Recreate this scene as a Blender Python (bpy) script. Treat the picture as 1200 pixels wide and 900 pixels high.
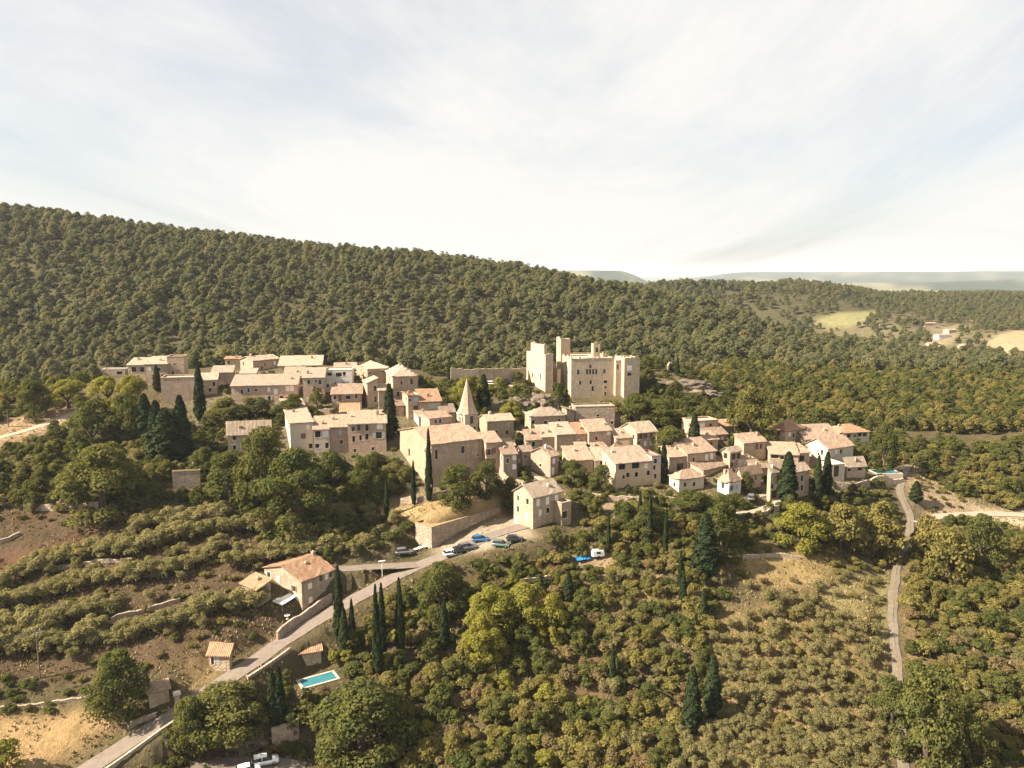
import bpy, bmesh, math, random
import numpy as np
from mathutils import Vector, Matrix
R = math.radians
random.seed(7); rng = np.random.default_rng(11)
for o in list(bpy.data.objects): bpy.data.objects.remove(o)
scene = bpy.context.scene
COL = scene.collection
# ------------------------------------------------------------------ camera
FPX = 933.3; PITCH = R(8.05); CZ = 95.0
cp, sp = math.cos(PITCH), math.sin(PITCH)
cam_d = bpy.data.cameras.new('camera'); cam = bpy.data.objects.new('camera', cam_d); COL.objects.link(cam)
cam_d.sensor_width = 36; cam_d.lens = 28.0; cam_d.clip_start = 1; cam_d.clip_end = 60000
cam.location = (0, 0, CZ); cam.rotation_euler = (math.pi/2 - PITCH, 0, 0)
scene.camera = cam
# ------------------------------------------------------------------ light
SUN_EL = R(39); SUN_DIR = Vector((-0.96, -0.25, 0)).normalized()          # horizontal direction towards the sun
sd = Vector((SUN_DIR.x*math.cos(SUN_EL), SUN_DIR.y*math.cos(SUN_EL), math.sin(SUN_EL)))
sl = bpy.data.lights.new('sun', 'SUN'); sl.energy = 4.8; sl.angle = R(0.55); sl.color = (1.0, 0.87, 0.69)
so = bpy.data.objects.new('sun', sl); COL.objects.link(so); so.rotation_euler = sd.to_track_quat('Z', 'Y').to_euler(); so.location = (-60, 40, 160)
world = bpy.data.worlds.new('World'); scene.world = world; world.use_nodes = True
nt = world.node_tree; nt.nodes.clear()
def N(nt, typ, **kw):
    n = nt.nodes.new(typ)
    for k, v in kw.items():
        if k.startswith('i_'): n.inputs[int(k[2:])].default_value = v
        else: setattr(n, k, v)
    return n
def L(nt, a, b): nt.links.new(a, b)
sky = N(nt, 'ShaderNodeTexSky', sky_type='NISHITA', sun_disc=False, sun_elevation=SUN_EL,
        sun_rotation=math.atan2(SUN_DIR.x, SUN_DIR.y), altitude=400, air_density=1.0, dust_density=2.0, ozone_density=1.0)
tc = N(nt, 'ShaderNodeTexCoord'); sx = N(nt, 'ShaderNodeSeparateXYZ'); L(nt, tc.outputs['Generated'], sx.inputs[0])
zc = N(nt, 'ShaderNodeMath', operation='MAXIMUM', i_1=0.0); L(nt, sx.outputs[2], zc.inputs[0])
za = N(nt, 'ShaderNodeMath', operation='ADD', i_1=0.12); L(nt, zc.outputs[0], za.inputs[0])
dx = N(nt, 'ShaderNodeMath', operation='DIVIDE'); L(nt, sx.outputs[0], dx.inputs[0]); L(nt, za.outputs[0], dx.inputs[1])
dy = N(nt, 'ShaderNodeMath', operation='DIVIDE'); L(nt, sx.outputs[1], dy.inputs[0]); L(nt, za.outputs[0], dy.inputs[1])
cx_ = N(nt, 'ShaderNodeCombineXYZ'); L(nt, dx.outputs[0], cx_.inputs[0]); L(nt, dy.outputs[0], cx_.inputs[1])
mp = N(nt, 'ShaderNodeMapping'); mp.inputs['Rotation'].default_value = (0, 0, R(-30)); mp.inputs['Scale'].default_value = (0.9, 0.35, 1.0); mp.inputs['Location'].default_value = (2.2, 4.4, 0)
L(nt, cx_.outputs[0], mp.inputs[0])
n1 = N(nt, 'ShaderNodeTexNoise'); n1.inputs['Scale'].default_value = 0.5; n1.inputs['Detail'].default_value = 9; n1.inputs['Roughness'].default_value = 0.64; n1.inputs['Distortion'].default_value = 0.7
L(nt, mp.outputs[0], n1.inputs['Vector'])
cr = N(nt, 'ShaderNodeValToRGB'); cr.color_ramp.elements[0].position = 0.33; cr.color_ramp.elements[1].position = 0.58
cr.color_ramp.elements[0].color = (0.05,)*3 + (1,); cr.color_ramp.elements[1].color = (0.97,)*3 + (1,)
L(nt, n1.outputs[0], cr.inputs[0])
veil = N(nt, 'ShaderNodeMix', data_type='RGBA'); veil.inputs[0].default_value = 0.6; L(nt, sky.outputs[0], veil.inputs[6]); veil.inputs[7].default_value = (4.1, 4.08, 4.02, 1)   # thin high veil over the blue
mx = N(nt, 'ShaderNodeMix', data_type='RGBA'); L(nt, cr.outputs[0], mx.inputs[0]); L(nt, veil.outputs[2], mx.inputs[6])
mx.inputs[7].default_value = (5.3, 5.18, 4.95, 1)        # sunlit high cloud
bg = N(nt, 'ShaderNodeBackground'); bg.inputs[1].default_value = 0.05; L(nt, mx.outputs[2], bg.inputs[0])
ow = N(nt, 'ShaderNodeOutputWorld'); L(nt, bg.outputs[0], ow.inputs[0])
vs = scene.view_settings; vs.view_transform = 'Standard'; vs.look = 'None'; vs.exposure = 1.9; vs.gamma = 1.0; vs.use_curve_mapping = False
# ------------------------------------------------------------------ pixels of the photograph <-> world (photo is 1200 x 900)
def ray(px, py):
    a = (px-600)/FPX; b = -(py-450)/FPX
    return np.array([a, cp + b*sp, -sp + b*cp])
def P(px, py, Y):                      # the point on this pixel's line of sight at ground distance Y
    d = ray(px, py); t = Y/d[1]
    return np.array([d[0]*t, Y, CZ + d[2]*t])
def proj(p):
    x, y, z = p[0], p[1], p[2]-CZ
    d = y*cp - z*sp
    return 600 + FPX*x/d, 450 - FPX*(z*cp + y*sp)/d
# ------------------------------------------------------------------ terrain from surveyed points: (px, py, distance, minus tree height)
SURV = '''0 1000 108 0;600 1000 112 0;1200 1000 108 0;-300 1000 106 0;1500 1000 106 0
130 905 124 0;200 838 132 0;270 790 141 0;330 752 150 0;380 722 157 0;430 694 164 0;475 670 171 0;503 612 184 0;545 604 188 0;585 597 192 0;555 590 193 0;560 632 181 0;600 621 184 0
0 900 122 0;0 800 140 0;100 800 141 0;0 700 162 0;0 600 190 0;0 510 235 0;0 450 310 -3;0 408 390 -8;0 330 475 -8;0 247 585 -8
100 720 156 0;100 620 183 0;100 545 214 0;100 480 252 0;110 440 330 -3
200 700 160 0;200 600 188 0;200 540 212 0;185 472 256 0;150 450 268 0;200 425 350 -8;200 360 440 -8;200 272 585 -8
330 640 178 0;330 540 215 0;320 475 250 0;320 432 282 0;330 414 365 -8;330 350 465 -8;400 289 590 -8
450 600 196 0;450 530 222 0;460 470 252 0;450 445 272 0;460 422 372 -8;460 375 440 -8
505 575 203 0;600 520 230 0;600 455 272 0;560 425 375 -8;600 370 460 -8;600 307 595 -8
310 893 130 0;500 900 128 0;500 780 147 0;520 720 159 0
690 900 128 0;690 790 147 0;690 660 174 0;690 590 194 0;700 540 215 0;690 485 258 0;690 452 285 0;700 418 385 -8;700 380 455 -8;700 326 600 -8
800 900 128 0;800 780 149 0;800 680 169 0;800 600 191 0;800 560 210 0;810 500 245 0;800 436 300 0;800 410 400 -8;800 380 480 -8;800 345 610 -8
900 900 127 0;900 800 146 0;920 690 167 0;920 590 200 0;930 520 238 0;920 480 285 -5;920 440 360 -6;950 412 450 -8;900 376 570 -8;900 332 1080 -6;800 333 1000 -6;1000 403 500 -8
1055 890 130 0;1050 720 163 0;1060 630 196 0;1075 600 210 0;1040 553 226 0;1040 500 270 -4;1050 450 350 -6;1050 410 500 -6;1050 374 750 -5;1050 345 1050 -6
1200 900 126 0;1200 750 157 0;1200 605 210 0;1200 520 265 -4;1200 450 350 -6;1200 412 520 0;1200 388 640 0;1200 347 1000 -6;1120 352 980 -6
-300 900 120 0;-300 700 160 0;-300 510 235 0;-300 408 390 -8;-300 215 585 -8
1500 900 124 0;1500 700 165 0;1500 600 210 0;1500 450 350 -6;1500 400 560 -6;1500 352 1000 -6'''
cpts = []
for row in SURV.replace('\n', ';').split(';'):
    a = [float(v) for v in row.split()]
    p = P(a[0], a[1], a[2]); p[2] += a[3]; cpts.append(p)
for x, y, z in ((-480,800,118),(-200,800,96),(40,800,70),(230,760,36),(330,720,32),(430,740,30),(-900,1100,110),(-500,1150,85),(-100,1100,60),(250,1100,45),(-900,1500,40),(0,1500,20),(600,1450,20),(1200,1450,20),(900,1300,50),(-400,60,-20),(0,40,-22),(400,60,-22),(0,-60,-40),(-300,-60,-40),(300,-60,-40)):
    cpts.append(np.array([x, y, z], float))
cpts = np.array(cpts); SC = 200.0
def tpsk(r2): return 0.5*r2*np.log(r2 + 1e-12)
def fit():
    X = cpts[:, :2]/SC; n = len(X)
    K = tpsk(((X[:, None]-X[None])**2).sum(-1)) + np.eye(n)*2e-4
    Pm = np.c_[np.ones(n), X]
    A = np.block([[K, Pm], [Pm.T, np.zeros((3, 3))]])
    return np.linalg.solve(A, np.r_[cpts[:, 2], 0, 0, 0])
TW = fit(); TX = cpts[:, :2]/SC
def vnoise(x, y, s, seed=0):
    x = np.asarray(x, float)/s + seed*17.3; y = np.asarray(y, float)/s - seed*9.1
    xi = np.floor(x); yi = np.floor(y); fx = x-xi; fy = y-yi; fx = fx*fx*(3-2*fx); fy = fy*fy*(3-2*fy)
    def h(a, b):
        v = np.sin(a*127.1 + b*311.7 + seed*74.7)*43758.5453
        return v - np.floor(v)
    return (h(xi, yi)*(1-fx) + h(xi+1, yi)*fx)*(1-fy) + (h(xi, yi+1)*(1-fx) + h(xi+1, yi+1)*fx)*fy - 0.5
def sstep(a, b, t):
    t = np.clip((t-a)/(b-a), 0, 1); return t*t*(3-2*t)
def base_h(x, y):
    x = np.atleast_1d(np.asarray(x, float)); y = np.atleast_1d(np.asarray(y, float))
    out = np.empty(x.shape)
    for s in range(0, len(x), 20000):
        q = np.c_[x[s:s+20000], np.minimum(y[s:s+20000], 1500)]/SC
        q[:, 0] = np.clip(q[:, 0], -1300/SC, 1500/SC)
        r2 = ((q[:, None, :]-TX[None])**2).sum(-1)
        out[s:s+20000] = tpsk(r2)@TW[:-3] + TW[-3] + q@TW[-2:]
    out += vnoise(x, y, 9, 1)*0.7 + vnoise(x, y, 28, 2)*1.2 + sstep(350, 600, y)*vnoise(x, y, 90, 3)*9
    # far country: a plain well below, then low ridges
    far = -75 + vnoise(x, y, 900, 4)*26 + vnoise(x, y, 350, 5)*10
    az = x/np.maximum(y, 1)
    far = far + sstep(4300, 5400, y)*(1-sstep(5600, 6800, y))*(1-sstep(0.13, 0.215, az))*sstep(-0.6, 0.02, az)*(172 + vnoise(x, y, 1500, 6)*16)
    far = far + sstep(2300, 2900, y)*(1-sstep(2900, 3500, y))*sstep(.24, .50, az)*(92 + vnoise(x, y, 420, 9)*34 + vnoise(x, y, 130, 12)*8)
    far = far + sstep(4200, 5000, y)*(1-sstep(5200, 6000, y))*sstep(.20, .32, az)*(92 + vnoise(x, y, 800, 10)*44 + vnoise(x, y, 250, 11)*12)
    far = far + sstep(7000, 9500, y)*(1-sstep(13000, 17000, y))*sstep(0.16, 0.30, az)*(156 + vnoise(x, y, 2500, 7)*36 + vnoise(x, y, 800, 8)*22)
    w = sstep(1150, 1700, y)
    return out*(1-w) + far*w
ROADS = []      # (points Nx3, half width)
def H(x, y):
    x = np.atleast_1d(np.asarray(x, float)); y = np.atleast_1d(np.asarray(y, float))
    z = base_h(x, y)
    wb = np.zeros(x.shape); zb_ = np.zeros(x.shape)
    for pts, hw, sh in ROADS:
        m = (x > pts[:, 0].min()-12) & (x < pts[:, 0].max()+12) & (y > pts[:, 1].min()-12) & (y < pts[:, 1].max()+12)
        if not m.any(): continue
        q = np.c_[x[m], y[m]]
        d2 = ((q[:, None]-pts[None, :, :2])**2).sum(-1)
        i = d2.argmin(1); d = np.sqrt(d2[np.arange(len(i)), i])
        w = 1 - sstep(hw+sh, hw+sh+3.2, d); bt_ = w > wb[m]
        k = np.flatnonzero(m)[bt_]; wb[k] = w[bt_]; zb_[k] = pts[i[bt_], 2]
    return z*(1-wb) + zb_*wb
def hh(x, y): return float(H(x, y)[0])
YS = np.concatenate([np.arange(95, 340, 1.0), np.geomspace(340, 1400, 160)])
def hit(px, py, f=None):
    d = ray(px, py); t = YS/d[1]
    g = (f or H)(d[0]*t, YS); dz = CZ + d[2]*t - g
    k = np.argmax(dz < 0)
    if dz[k] >= 0: k = len(YS)-1
    k = max(k, 1); a = dz[k-1]/(dz[k-1]-dz[k]) if dz[k-1] != dz[k] else 0
    a = min(max(a, 0), 1); Y = YS[k-1] + a*(YS[k]-YS[k-1])
    p = P(px, py, Y); p[2] = float((f or H)(p[0], p[1])[0]); return p
# ------------------------------------------------------------------ object helpers
def link(o, parent=None):
    COL.objects.link(o)
    if parent is not None: o.parent = parent
    return o
def tag(o, label=None, cat=None, group=None, kind=None):
    if label: o['label'] = label
    if cat: o['category'] = cat
    if group: o['group'] = group
    if kind: o['kind'] = kind
    return o
def empty(name, loc, rz=0, label=None, cat=None, group=None):
    o = bpy.data.objects.new(name, None); o.empty_display_size = 0.5; link(o)
    o.location = loc; o.rotation_euler = (0, 0, rz); return tag(o, label, cat, group)
def mesh(name, v, f, m, parent=None, smooth=False):
    me = bpy.data.meshes.new(name); me.from_pydata([tuple(map(float, a)) for a in v], [], [tuple(map(int, a)) for a in f]); me.update()
    if isinstance(m, (list, tuple)):
        for k in m: me.materials.append(k)
    elif m: me.materials.append(m)
    if smooth: me.polygons.foreach_set('use_smooth', [True]*len(me.polygons))
    return link(bpy.data.objects.new(name, me), parent)
def fastmesh(name, V, F):             # quads only, numpy
    me = bpy.data.meshes.new(name); V = np.asarray(V, np.float32); F = np.asarray(F, np.int32)
    me.vertices.add(len(V)); me.vertices.foreach_set('co', V.ravel())
    me.loops.add(F.size); me.loops.foreach_set('vertex_index', F.ravel())
    me.polygons.add(len(F)); me.polygons.foreach_set('loop_start', np.arange(0, F.size, F.shape[1], dtype=np.int32))
    me.polygons.foreach_set('loop_total', np.full(len(F), F.shape[1], np.int32)); me.update(calc_edges=True); return me
class MB:
    def __init__(s): s.v = []; s.f = []
    def box(s, x0, x1, y0, y1, z0, z1):
        b = len(s.v); s.v += [(x, y, z) for z in (z0, z1) for y in (y0, y1) for x in (x0, x1)]
        s.f += [tuple(b+i for i in q) for q in ((0,2,3,1),(4,5,7,6),(0,1,5,4),(2,6,7,3),(0,4,6,2),(1,3,7,5))]; return s
    def hexa(s, pts):                  # 8 points, box order
        b = len(s.v); s.v += [tuple(p) for p in pts]
        s.f += [tuple(b+i for i in q) for q in ((0,2,3,1),(4,5,7,6),(0,1,5,4),(2,6,7,3),(0,4,6,2),(1,3,7,5))]; return s
    def tube(s, pts, rad, n=6, cap=True):
        pts = [Vector(p) for p in pts]; b = len(s.v)
        for i, p in enumerate(pts):
            t = (pts[min(i+1, len(pts)-1)]-pts[max(i-1, 0)]).normalized()
            a = t.cross(Vector((0.3, 0.9, 0.1))).normalized(); c = t.cross(a)
            r = rad[i] if hasattr(rad, '__len__') else rad
            s.v += [tuple(p + a*(r*math.cos(2*math.pi*k/n)) + c*(r*math.sin(2*math.pi*k/n))) for k in range(n)]
        for i in range(len(pts)-1):
            for k in range(n): s.f.append((b+i*n+k, b+i*n+(k+1) % n, b+(i+1)*n+(k+1) % n, b+(i+1)*n+k))
        if cap: s.f += [tuple(b+k for k in range(n))[::-1], tuple(b+(len(pts)-1)*n+k for k in range(n))]
        return s
    def prism(s, poly, z0, z1):        # poly in xy
        b = len(s.v); n = len(poly)
        s.v += [(p[0], p[1], z0) for p in poly] + [(p[0], p[1], z1) for p in poly]
        s.f += [tuple(range(b+n-1, b-1, -1)), tuple(range(b+n, b+2*n))] + [(b+i, b+(i+1) % n, b+n+(i+1) % n, b+n+i) for i in range(n)]; return s
    def build(s, name, m, parent=None, smooth=False): return mesh(name, s.v, s.f, m, parent, smooth)
# ------------------------------------------------------------------ materials
MATS = {}
def newmat(name):
    m = bpy.data.materials.new(name); m.use_nodes = True; t = m.node_tree; t.nodes.clear()
    o = N(t, 'ShaderNodeOutputMaterial'); MATS[name] = m; return m, t, o
def rgba(c): return (c[0], c[1], c[2], 1)
def mixc(t, f, a, b, mode='MIX'):
    m = N(t, 'ShaderNodeMix', data_type='RGBA', blend_type=mode)
    for s, v in ((0, f), (6, a), (7, b)):
        if hasattr(v, 'links'): L(t, v, m.inputs[s])
        else: m.inputs[s].default_value = v if s == 0 else rgba(v)
    return m.outputs[2]
def noise(t, vec, scale, detail=4, rough=0.55, dist=0):
    n = N(t, 'ShaderNodeTexNoise'); n.inputs['Scale'].default_value = scale; n.inputs['Detail'].default_value = detail
    n.inputs['Roughness'].default_value = rough; n.inputs['Distortion'].default_value = dist
    if vec is not None: L(t, vec, n.inputs['Vector'])
    return n.outputs[0]
def ramp(t, v, stops):
    r = N(t, 'ShaderNodeValToRGB'); e = r.color_ramp.elements
    while len(e) < len(stops): e.new(0.5)
    for k, (p, c) in enumerate(stops): e[k].position = p; e[k].color = rgba(c) if hasattr(c, '__len__') else (c, c, c, 1)
    L(t, v, r.inputs[0]); return r.outputs[0]
def bump(t, h, dist, strength=1.0):
    b = N(t, 'ShaderNodeBump'); b.inputs['Distance'].default_value = dist; b.inputs['Strength'].default_value = strength; L(t, h, b.inputs['Height']); return b.outputs[0]
def princ(t, o, col, rough=0.8, nrm=None, spec=0.25, metal=0):
    p = N(t, 'ShaderNodeBsdfPrincipled')
    for k, v in (('Base Color', col), ('Roughness', rough), ('Metallic', metal), ('Specular IOR Level', spec)):
        if hasattr(v, 'links'): L(t, v, p.inputs[k])
        else: p.inputs[k].default_value = rgba(v) if k == 'Base Color' else v
    if nrm: L(t, nrm, p.inputs['Normal'])
    L(t, p.outputs[0], o.inputs[0]); return p
def plain(name, c, rough=0.6, spec=0.3, metal=0, var=0.12, sc=2.0):
    m, t, o = newmat(name); v = N(t, 'ShaderNodeTexCoord').outputs['Object']
    n = noise(t, v, sc, 5)
    c2 = mixc(t, n, [x*(1-var*1.6) for x in c], [min(1, x*(1+var)) for x in c])
    princ(t, o, c2, rough, None, spec, metal); return m
def stone(name, c1, c2, c3, cell=0.55, patch=0.5):
    m, t, o = newmat(name); tcn = N(t, 'ShaderNodeTexCoord'); v = tcn.outputs['Object']
    oi = N(t, 'ShaderNodeObjectInfo')
    add = N(t, 'ShaderNodeVectorMath', operation='ADD'); L(t, v, add.inputs[0]); L(t, oi.outputs['Location'], add.inputs[1]); v = add.outputs[0]
    mpn = N(t, 'ShaderNodeMapping'); mpn.inputs['Scale'].default_value = (1, 1, 1.7); L(t, v, mpn.inputs[0])
    vo = N(t, 'ShaderNodeTexVoronoi'); vo.inputs['Scale'].default_value = 1/cell; L(t, mpn.outputs[0], vo.inputs['Vector'])
    ve = N(t, 'ShaderNodeTexVoronoi', feature='DISTANCE_TO_EDGE'); ve.inputs['Scale'].default_value = 1/cell; L(t, mpn.outputs[0], ve.inputs['Vector'])
    big = noise(t, v, 0.35, 6, 0.65); fine = noise(t, v, 3.5, 6, 0.7)
    base = mixc(t, ramp(t, big, [(0.35, 0.0), (0.65, 1.0)]), c1, c2)
    base = mixc(t, ramp(t, vo.outputs['Color'], [(0.2, 0.0), (0.9, patch)]), base, c3)
    base = mixc(t, ramp(t, fine, [(0.3, 0.55), (0.55, 0.0)]), base, [x*0.5 for x in c1])
    ms_ = N(t, 'ShaderNodeMapping'); ms_.inputs['Scale'].default_value = (1.1, 1.1, 0.12); L(t, v, ms_.inputs[0])
    base = mixc(t, ramp(t, noise(t, ms_.outputs[0], 1.0, 5, 0.65), [(0.50, 0.0), (0.70, 0.55)]), base, [x*0.55 for x in c3])
    base = mixc(t, ramp(t, noise(t, v, 0.9, 4, 0.6), [(0.55, 0.0), (0.66, 0.5)]), base, [min(1, x*1.22) for x in c2])
    tint = ramp(t, oi.outputs['Random'], [(0.0, (0.80, 0.79, 0.78)), (0.5, (1.0, 0.99, 0.97)), (1.0, (1.12, 1.08, 1.02))])
    base = mixc(t, 1.0, base, tint, 'MULTIPLY')
    edge = ramp(t, ve.outputs['Distance'], [(0.0, 0.55), (0.12, 0.0)])
    base = mixc(t, edge, base, [x*0.62 for x in c1])
    hgt = N(t, 'ShaderNodeMath', operation='ADD'); L(t, ramp(t, ve.outputs['Distance'], [(0, 0), (0.2, 1)]), hgt.inputs[0]); L(t, fine, hgt.inputs[1])
    princ(t, o, base, 0.9, bump(t, hgt.outputs[0], 0.09), 0.1); return m
def tiles(name, c1, c2, c3):           # canal tiles: rows of half pipes running down the slope
    m, t, o = newmat(name); tcn = N(t, 'ShaderNodeTexCoord'); v = tcn.outputs['UV']
    sxn = N(t, 'ShaderNodeSeparateXYZ'); L(t, v, sxn.inputs[0])
    w = N(t, 'ShaderNodeTexWave', wave_type='BANDS', bands_direction='X'); w.inputs['Scale'].default_value = 0.9; w.inputs['Distortion'].default_value = 0.6; w.inputs['Detail'].default_value = 1; L(t, v, w.inputs['Vector'])
    w2 = N(t, 'ShaderNodeTexWave', wave_type='BANDS', bands_direction='Y', wave_profile='SAW'); w2.inputs['Scale'].default_value = 0.75; w2.inputs['Distortion'].default_value = 1.0; w2.inputs['Detail'].default_value = 1; L(t, v, w2.inputs['Vector'])
    mpn = N(t, 'ShaderNodeMapping'); mpn.inputs['Scale'].default_value = (2.6, 1.6, 1); L(t, v, mpn.inputs[0])
    vo = N(t, 'ShaderNodeTexVoronoi'); vo.inputs['Scale'].default_value = 1.4; vo.inputs['Randomness'].default_value = 0.7; L(t, mpn.outputs[0], vo.inputs['Vector'])
    oc = N(t, 'ShaderNodeVectorMath', operation='ADD'); L(t, tcn.outputs['Object'], oc.inputs[0]); L(t, N(t, 'ShaderNodeObjectInfo').outputs['Location'], oc.inputs[1])
    big = noise(t, oc.outputs[0], 0.5, 6, 0.7)
    base = mixc(t, ramp(t, big, [(0.34, 0.0), (0.62, 1.0)]), c1, c2)
    base = mixc(t, ramp(t, vo.outputs['Color'], [(0.25, 0.0), (0.95, 0.8)]), base, c3)
    base = mixc(t, ramp(t, noise(t, oc.outputs[0], 1.7, 5, 0.7), [(0.56, 0.0), (0.72, 0.6)]), base, (0.16, 0.12, 0.09))
    base = mixc(t, ramp(t, noise(t, oc.outputs[0], 0.8, 5, 0.75), [(0.5, 0.0), (0.7, 0.75)]), base, c3)
    base = mixc(t, 1.0, base, ramp(t, N(t, 'ShaderNodeObjectInfo').outputs['Random'], [(0.0, (0.82, 0.82, 0.82)), (1.0, (1.1, 1.06, 1.02))]), 'MULTIPLY')
    base = mixc(t, ramp(t, w.outputs[0], [(0.0, 0.5), (0.45, 0.0)]), base, [x*0.42 for x in c1])
    hgt = N(t, 'ShaderNodeMath', operation='ADD'); L(t, w.outputs[0], hgt.inputs[0])
    sc = N(t, 'ShaderNodeMath', operation='MULTIPLY', i_1=0.4); L(t, w2.outputs[0], sc.inputs[0]); L(t, sc.outputs[0], hgt.inputs[1])
    princ(t, o, base, 0.85, bump(t, hgt.outputs[0], 0.08, 0.8), 0.12); return m
def foliage(name, a, b, c, trans=0.22):
    m, t, o = newmat(name); oi = N(t, 'ShaderNodeObjectInfo'); tcn = N(t, 'ShaderNodeTexCoord')
    col = ramp(t, oi.outputs['Random'], [(0.0, a), (0.5, b), (1.0, c)])
    n = noise(t, tcn.outputs['Object'], 0.9, 3, 0.6)
    col = mixc(t, ramp(t, n, [(0.35, 0.0), (0.68, 0.75)]), col, [c[0]*1.25, c[1]*1.15, c[2]*0.95])
    n2 = noise(t, tcn.outputs['Object'], 4.0, 2, 0.5)
    col = mixc(t, ramp(t, n2, [(0.38, 0.65), (0.55, 0.0)]), col, [x*0.45 for x in a])
    d = N(t, 'ShaderNodeBsdfDiffuse'); L(t, col, d.inputs[0])
    tr = N(t, 'ShaderNodeBsdfTranslucent'); L(t, mixc(t, 1.0, col, (1.5, 1.35, 0.75), 'MULTIPLY'), tr.inputs[0])
    ms = N(t, 'ShaderNodeMixShader'); ms.inputs[0].default_value = trans; L(t, d.outputs[0], ms.inputs[1]); L(t, tr.outputs[0], ms.inputs[2])
    L(t, ms.outputs[0], o.inputs[0]); return m
ST = {'warm': stone('stone_warm', (0.44, 0.335, 0.235), (0.54, 0.43, 0.32), (0.36, 0.27, 0.19)),
      'pink': stone('stone_pink', (0.46, 0.335, 0.25), (0.56, 0.43, 0.34), (0.40, 0.28, 0.20)),
      'grey': stone('stone_grey', (0.36, 0.29, 0.22), (0.45, 0.37, 0.29), (0.29, 0.23, 0.18)),
      'castle': stone('stone_castle', (0.50, 0.40, 0.29), (0.60, 0.49, 0.37), (0.42, 0.33, 0.24), 0.6, 0.6),
      'dry': stone('stone_dry', (0.38, 0.30, 0.23), (0.48, 0.39, 0.30), (0.28, 0.22, 0.17), 0.7, 0.8),
      'cream': plain('plaster_cream', (0.50, 0.42, 0.33), 0.85, 0.1, 0, 0.14, 0.8),
      'white': plain('plaster_white', (0.62, 0.57, 0.49), 0.85, 0.1, 0, 0.12, 0.8),
      'ochre': plain('plaster_ochre', (0.50, 0.37, 0.25), 0.85, 0.1, 0, 0.18, 0.7),
      'rosy': plain('plaster_rosy', (0.48, 0.355, 0.275), 0.85, 0.1, 0, 0.2, 0.6)}
RF = {'pale': tiles('tiles_pale', (0.330, 0.267, 0.205), (0.386, 0.324, 0.256), (0.252, 0.184, 0.132)),
      'pink': tiles('tiles_pink', (0.323, 0.238, 0.175), (0.378, 0.295, 0.226), (0.244, 0.156, 0.106)),
      'orange': tiles('tiles_orange', (0.315, 0.19, 0.115), (0.37, 0.245, 0.16), (0.235, 0.128, 0.078)),
      'brown': tiles('tiles_brown', (0.228, 0.164, 0.124), (0.300, 0.226, 0.171), (0.165, 0.111, 0.081)),
      'mixed': tiles('tiles_mixed', (0.300, 0.205, 0.145), (0.378, 0.303, 0.239), (0.221, 0.139, 0.094))}
GLASS = plain('window_glass', (0.022, 0.022, 0.022), 0.15, 0.5, 0, 0.3)
WOODD = plain('wood_dark', (0.07, 0.045, 0.03), 0.7)
FRAME = plain('frame_stone', (0.56, 0.46, 0.36), 0.8)
SHUT = {'w': plain('shutter_white', (0.74, 0.70, 0.64), 0.6), 'b': plain('shutter_blue', (0.34, 0.42, 0.44), 0.6), 'g': plain('shutter_green', (0.30, 0.36, 0.29), 0.6), 'n': plain('shutter_brown', (0.16, 0.09, 0.06), 0.6)}
BARK = plain('bark', (0.10, 0.075, 0.055), 0.9, 0.1, 0, 0.4, 3)
WHITE = plain('white_paint', (0.78, 0.76, 0.72), 0.45); METAL = plain('grey_metal', (0.30, 0.30, 0.29), 0.5, 0.4, 0.5)
WOOD = plain('pole_wood', (0.15, 0.11, 0.08), 0.85, 0.1)
# ------------------------------------------------------------------ roads (centre lines from the photograph, laid on the ground)
def smooth_line(pix, step=1.0, it=30):
    p = np.array([hit(a, b, base_h) for a, b in pix])
    seg = np.r_[0, np.cumsum(np.linalg.norm(np.diff(p[:, :2], axis=0), axis=1))]
    s = np.arange(0, seg[-1], step); q = np.c_[[np.interp(s, seg, p[:, k]) for k in range(3)]].T
    for _ in range(it):
        q[1:-1] = 0.25*q[:-2] + 0.5*q[1:-1] + 0.25*q[2:]
    for _ in range(120): q[1:-1, 2] = 0.25*q[:-2, 2] + 0.5*q[1:-1, 2] + 0.25*q[2:, 2]
    return q
def snap(q, ref, end=0, n=14):          # a branch starts at the level of the road it leaves
    if end: q = q[::-1]
    i = ((ref[:, :2]-q[0, :2])**2).sum(1).argmin(); dz = ref[i, 2]-q[0, 2]; k = np.arange(len(q))
    q[:, 2] += dz*np.clip(1-k/n, 0, 1); return q[::-1] if end else q
road_main = smooth_line([(60,935),(110,900),(150,872),(200,838),(250,805),(290,782),(330,753),(380,722),(430,694),(475,669),(520,652),(560,633),(600,617),(640,612)])
lane_up = smooth_line([(492,660),(450,664),(405,668),(360,668)])
track_r = smooth_line([(1062,960),(1056,880),(1052,800),(1047,740),(1046,690),(1053,655),(1066,625),(1068,602),(1052,578),(1056,560),(1066,545)])
lane_r = smooth_line([(1066,612),(1100,605),(1140,602),(1180,603),(1240,607)])
track_l = smooth_line([(-60,528),(0,514),(50,500),(100,480),(112,470)])
drive_b = smooth_line([(225,905),(262,894),(310,896),(360,905)])
vill_lane = smooth_line([(770,598),(810,606),(870,604),(915,592),(905,575),(880,583)])
lane_up = snap(lane_up, road_main); lane_r = snap(lane_r, track_r)
ROADS += [(road_main, 2.1, 1.6), (lane_up, 1.8, 1.2), (track_r, 1.3, 1.5), (lane_r, 2.0, 1.5), (track_l, 1.9, 1.5), (drive_b, 2.6, 1.5), (vill_lane, 1.1, 1.0)]
plaza_c = hit(575, 633, base_h)
pl = []
for dx in range(-12, 14, 2):
    for dy in range(-5, 5, 2):
        x_, y_ = plaza_c[0]+dx, plaza_c[1]+dy+dx*.35; i = ((road_main[:, :2]-(x_, y_))**2).sum(1).argmin(); pl.append((x_, y_, road_main[i, 2]-.05))
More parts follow.
